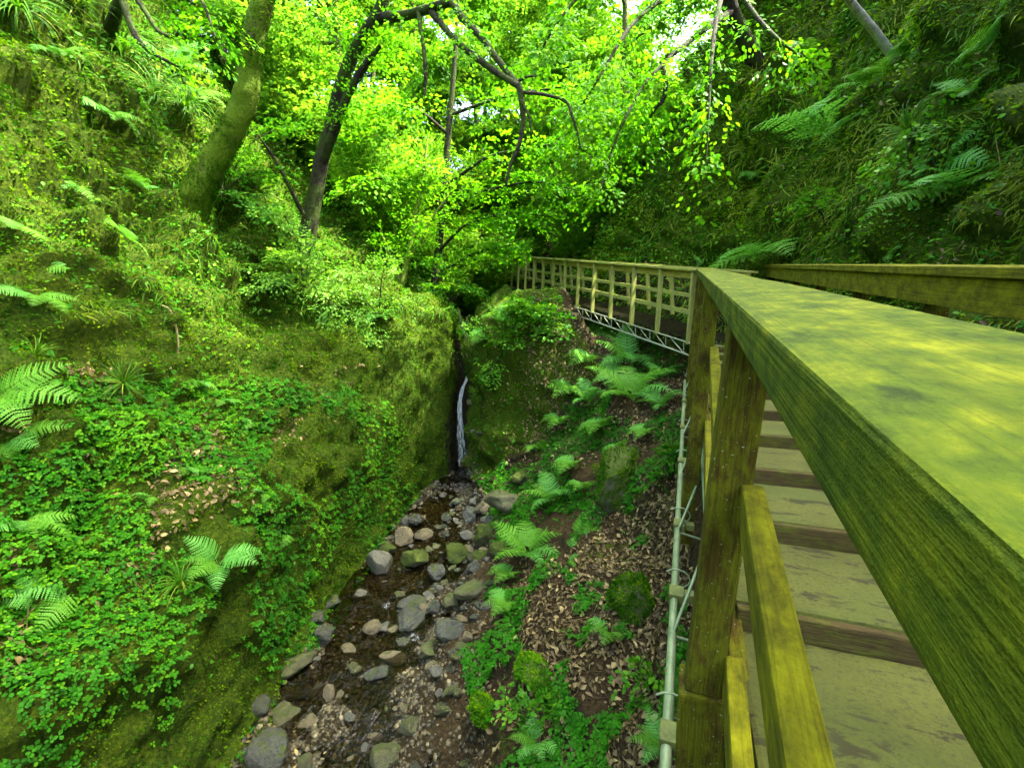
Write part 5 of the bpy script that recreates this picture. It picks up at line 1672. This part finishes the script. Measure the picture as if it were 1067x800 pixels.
# dark bare bough of a tree standing above the top left corner
b4, _ = hit(118, 30)
Y4 = b4.y
bt = empty('overhanging_tree', b4, 'thin dark tree above the upper left bank with bare twigs', 'tree')
q0, r0 = limb([(112, 40, Y4 + .1, 6), (124, 4, Y4 - .4, 5), (132, -50, Y4 - .7, 5), (140, -120, Y4 - 1, 3.5), (150, -220, Y4 - 1.2, 2)])
tube('trunk', q0, r0, G['bark_dark'], bt, 8)
arr = []
for L_ in ([(126, -4, Y4 - .4, 3.5), (136, 26, Y4 - .7, 3), (146, 45, Y4 - .9, 2.6), (160, 56, Y4 - 1.0, 2), (186, 70, Y4 - 1.2, 1)],
           [(130, -20, Y4 - .6, 3), (150, 10, Y4 - .9, 2.4), (168, 35, Y4 - 1.1, 2), (182, 38, Y4 - 1.2, 1.6), (193, 20, Y4 - 1.3, .8)],
           [(133, -50, Y4 - .7, 3), (180, -30, Y4 - 1.4, 2.4), (210, 0, Y4 - 1.8, 1.6), (225, 40, Y4 - 2, .8)]):
    q, rr_ = limb(L_, 1.0, 4)
    tube('branch', q, rr_, G['bark_dark'], bt, 6)
    arr.append(spray_along(q[6:], 9, r7, (.4, .8), 30, .075, .1, 1.7))
arr.append(spray_along(q0[10:], 30, r7, (.6, 1.2), 45, .08, .0, 2.2))
link('crown', leaves_mesh('crown', arr, G['beech'], base=b4), bt)

# slim pale trunks behind the leaning tree
for px, y, Yd, rp, top, lab in ((287, 100, 15.5, 5.5, -80, 'straight grey brown trunk right behind the leaning tree'), (309, 120, 18.0, 4, -60, 'slender pale trunk between the leaning and the forked tree')):
    base = at(px, y, Yd)
    g_, _ = drop(base.x, base.y)
    z0 = min(g_.z if g_ else base.z, base.z)
    o = empty('woodland_tree', (base.x, base.y, z0 - .2), lab, 'tree')
    zt = np.linspace(z0 - .2, 15, 12)
    pth = np.stack([base.x + .1 * np.sin(zt * .5), np.full(12, base.y), zt], -1)
    tube('trunk', pth, np.linspace(rp * Yd / F0 * 1.1, .05, 12), G['bark_grey'], o, 10, noise_amp=.01)
    d_ = r7.normal(0, 1, (120, 3)); d_[:, 2] *= .3
    ps = pth[r7.integers(7, 12, 120)] + d_ * .8
    link('crown', leaves_mesh('crown', [sprays(ps, d_, r7.uniform(.6, 1.1, 120), 45, r7, leaf=.1)], G['beech_far'], base=o.location), o)

# pale bare log lodged on the right cliff
pa, na = hit(934, 64)
pb = at(889, 6, pa.y - .5)
lg = tube('fallen_log', [np.array(pa) + np.array([.05, .1, -.1]), np.array(pa), (np.array(pa) + np.array(pb)) / 2 + np.array([0, 0, .02]), np.array(pb), np.array(at(868, -30, pa.y - .9))], [.06, .065, .06, .055, .05], G['bark_pale'] if 'bark_pale' in G else G['bark_grey'], None, 10, loc=pa, noise_amp=.012)
tag(lg, 'pale bare log leaning on the upper right cliff', 'log')
# curved dead stem on the left bank and twigs jammed over the waterfall
for nm_, lab, pts in (
    ('dead_branch', 'pale curved dead stem hanging on the left bank', [(168, 322, 2), (178, 326, 2), (182, 345, 2), (181, 365, 2), (173, 385, 1.5)]),
    ('dead_stick', 'pale dead stick jammed above the waterfall, the left one', [(477, 322, 2.5), (483, 345, 2.2), (490, 370, 2)]),
    ('dead_stick', 'pale dead stick jammed above the waterfall, the right one', [(486, 330, 2), (491, 350, 2), (497, 366, 1.5)]),
    ('dead_stick', 'dead twig lying across stones at the lower left of the stream', [(325, 722, 1.2), (341, 712, 1.2), (345, 700, .9)]),
):
    if 'above the waterfall' in lab:
        P_ = [np.array(at(a, b, 11.6 + .1 * i_)) for i_, (a, b, _) in enumerate(pts)]
    else:
        P_ = []
        for a, b, _ in pts:
            p, n = hit(a, b); P_.append(np.array(p + (n if n.dot(-p) > 0 else -n) * .05))
    dd = np.mean([p[1] for p in P_])
    ti = np.linspace(0, len(P_) - 1, 10)
    q = pchip(np.arange(len(P_)) * 1.0, np.array(P_), ti)
    o = tube(nm_, q, np.interp(ti, np.arange(len(P_)), [r * dd / F0 * .6 for *_, r in pts]), G['stick'], None, 6, loc=P_[0])
    tag(o, lab, 'stick')

# ------------------------------------------------------------------ shrubs with layered small leaves
def shrub(px, py, label, stems, leaf=.05, nl=34, nsp=14, ln=(.3, .6), mat='shrub', Y=None, vlo=.2, vhi=1.0, group='leafy shrubs on the banks'):
    p, n = hit(px, py)
    if p is None: return
    if Y: p = at(px, py, Y)
    root = empty('shrub', p, label, 'shrub', group)
    arr = []
    for (ex, ey, dY) in stems:
        e = np.array(at(ex, ey, p.y + dY)); s = np.array(p)
        m_ = (s + e) / 2 + np.array([0, 0, .18 * np.linalg.norm(e - s)])
        q = pchip(np.arange(3.), np.array([s, m_, e]), np.linspace(0, 2, 9))
        q = q + r7.normal(0, .015, q.shape) * np.linspace(0, 1, 9)[:, None]
        tube('stem', q, np.linspace(.016, .004, 9), G['bark_dark'], root, 5)
        arr.append(spray_along(q, nsp, r7, ln, nl, leaf, .2, 1.5, vlo=vlo, vhi=vhi))
    link('foliage', leaves_mesh('foliage', arr, G[mat], LEAF6T, base=p), root)


shrub(318, 300, 'layered shrub with small pale leaves below the forked tree', [(235, 262, -.7), (270, 300, -.9), (300, 230, -.6), (345, 320, -.9), (370, 285, -.5), (285, 290, -1.1), (330, 250, -1.0), (250, 280, -1.0), (300, 265, -1.2), (225, 250, -.9)], leaf=.062, mat='pale', nsp=18)
shrub(395, 330, 'shrub with fine light leaves on the rim of the left wall', [(350, 300, -.5), (400, 280, -.4), (430, 310, -.4), (380, 350, -.5), (360, 330, -.6)], leaf=.06, mat='pale')
shrub(470, 315, 'thin leafy shrub over the waterfall cleft', [(440, 270, -.3), (470, 275, -.2), (490, 300, -.4), (455, 300, -.4), (505, 305, -.3)], leaf=.075, Y=12.0, nsp=10)
shrub(560, 342, 'broad leaved shrub on the bank edge below the far footbridge', [(535, 315, -.5), (560, 318, -.6), (575, 325, -.6), (545, 325, -.6), (520, 322, -.6), (580, 345, -.6)], leaf=.10, nl=22, nsp=8)
shrub(520, 375, 'low leafy shrub spilling down the knoll', [(500, 345, -.3), (535, 355, -.3), (510, 390, -.4), (545, 335, -.3)], leaf=.06, nsp=9)
shrub(230, 205, 'bushy green shrub behind the leaning tree root', [(240, 160, .2), (290, 180, .3), (270, 215, -.2), (300, 130, .5)], leaf=.07)
shrub(860, 235, 'fresh green shrub on the cliff near the dark hollow', [(845, 215, -.3), (880, 210, -.3)], leaf=.06, nsp=6)
shrub(965, 130, 'fresh green bramble hanging on the cliff between ferns', [(945, 165, -.4), (970, 175, -.4), (990, 140, -.4)], leaf=.06, nsp=7)
shrub(560, 760, 'bright low herb clump with broad leaves at the slope foot', [(535, 740, -.1), (575, 735, -.1), (550, 770, -.1)], leaf=.055, nl=16, nsp=8, ln=(.12, .25))
shrub(700, 500, 'dark broad leaved plant beside the girder', [(690, 480, -.1), (706, 470, -.1), (685, 500, -.1)], leaf=.09, nl=10, nsp=5, ln=(.15, .3), vlo=0, vhi=.5)
shrub(680, 720, 'small light green herb clump beside the girder tube', [(660, 705, -.1), (690, 700, -.1), (675, 735, -.1)], leaf=.05, nl=14, nsp=7, ln=(.1, .22))
# ------------------------------------------------------------------ light, sky, camera
w = bpy.data.worlds.new('World'); SC.world = w; w.use_nodes = True
nt = w.node_tree
bg = nt.nodes['Background'] if 'Background' in nt.nodes else nt.nodes.new('ShaderNodeBackground')
sky = nt.nodes.new('ShaderNodeTexSky')
sky.sky_type = 'NISHITA'; sky.sun_disc = False
SUN_EL, SUN_AZ = math.radians(SUNEL), math.radians(SUNAZ)     # azimuth clockwise from +y (towards +x)
sky.air_density = 1.0; sky.dust_density = 7.0; sky.ozone_density = .3
sky.sun_elevation = SUN_EL; sky.sun_rotation = SUN_AZ
nt.links.new(sky.outputs[0], bg.inputs[0])
bg.inputs[1].default_value = .15
sd = Vector((math.sin(SUN_AZ) * math.cos(SUN_EL), math.cos(SUN_AZ) * math.cos(SUN_EL), math.sin(SUN_EL)))
L = bpy.data.lights.new('sun', 'SUN'); L.energy = 2.6; L.angle = math.radians(.5); L.color = (1, .94, .82)
lo = bpy.data.objects.new('sun', L); COL.objects.link(lo)
lo.rotation_euler = sd.to_track_quat('Z', 'Y').to_euler()
lo.location = sd * 40

cam = bpy.data.cameras.new('camera'); co = bpy.data.objects.new('camera', cam); COL.objects.link(co)
cam.sensor_width = 36; cam.sensor_fit = 'HORIZONTAL'; cam.lens = 36 * F0 / W0
cam.clip_start = .02; cam.clip_end = 400
co.rotation_euler = (math.pi / 2 - PITCH, 0, 0)
SC.camera = co
SC.render.engine = 'CYCLES'
SC.view_settings.view_transform = 'Standard'
SC.view_settings.look = 'None'
SC.view_settings.exposure = EXPOSURE
SC.view_settings.gamma = 1
SC.cycles.use_denoising = True
SC.cycles.max_bounces = 7
SC.cycles.diffuse_bounces = 4
SC.cycles.transmission_bounces = 6
SC.cycles.transparent_max_bounces = 8
SC.cycles.caustics_reflective = False
SC.cycles.caustics_refractive = False
SC.cycles.sample_clamp_indirect = 6
SC.cycles.use_adaptive_sampling = True
SC.cycles.adaptive_threshold = .02
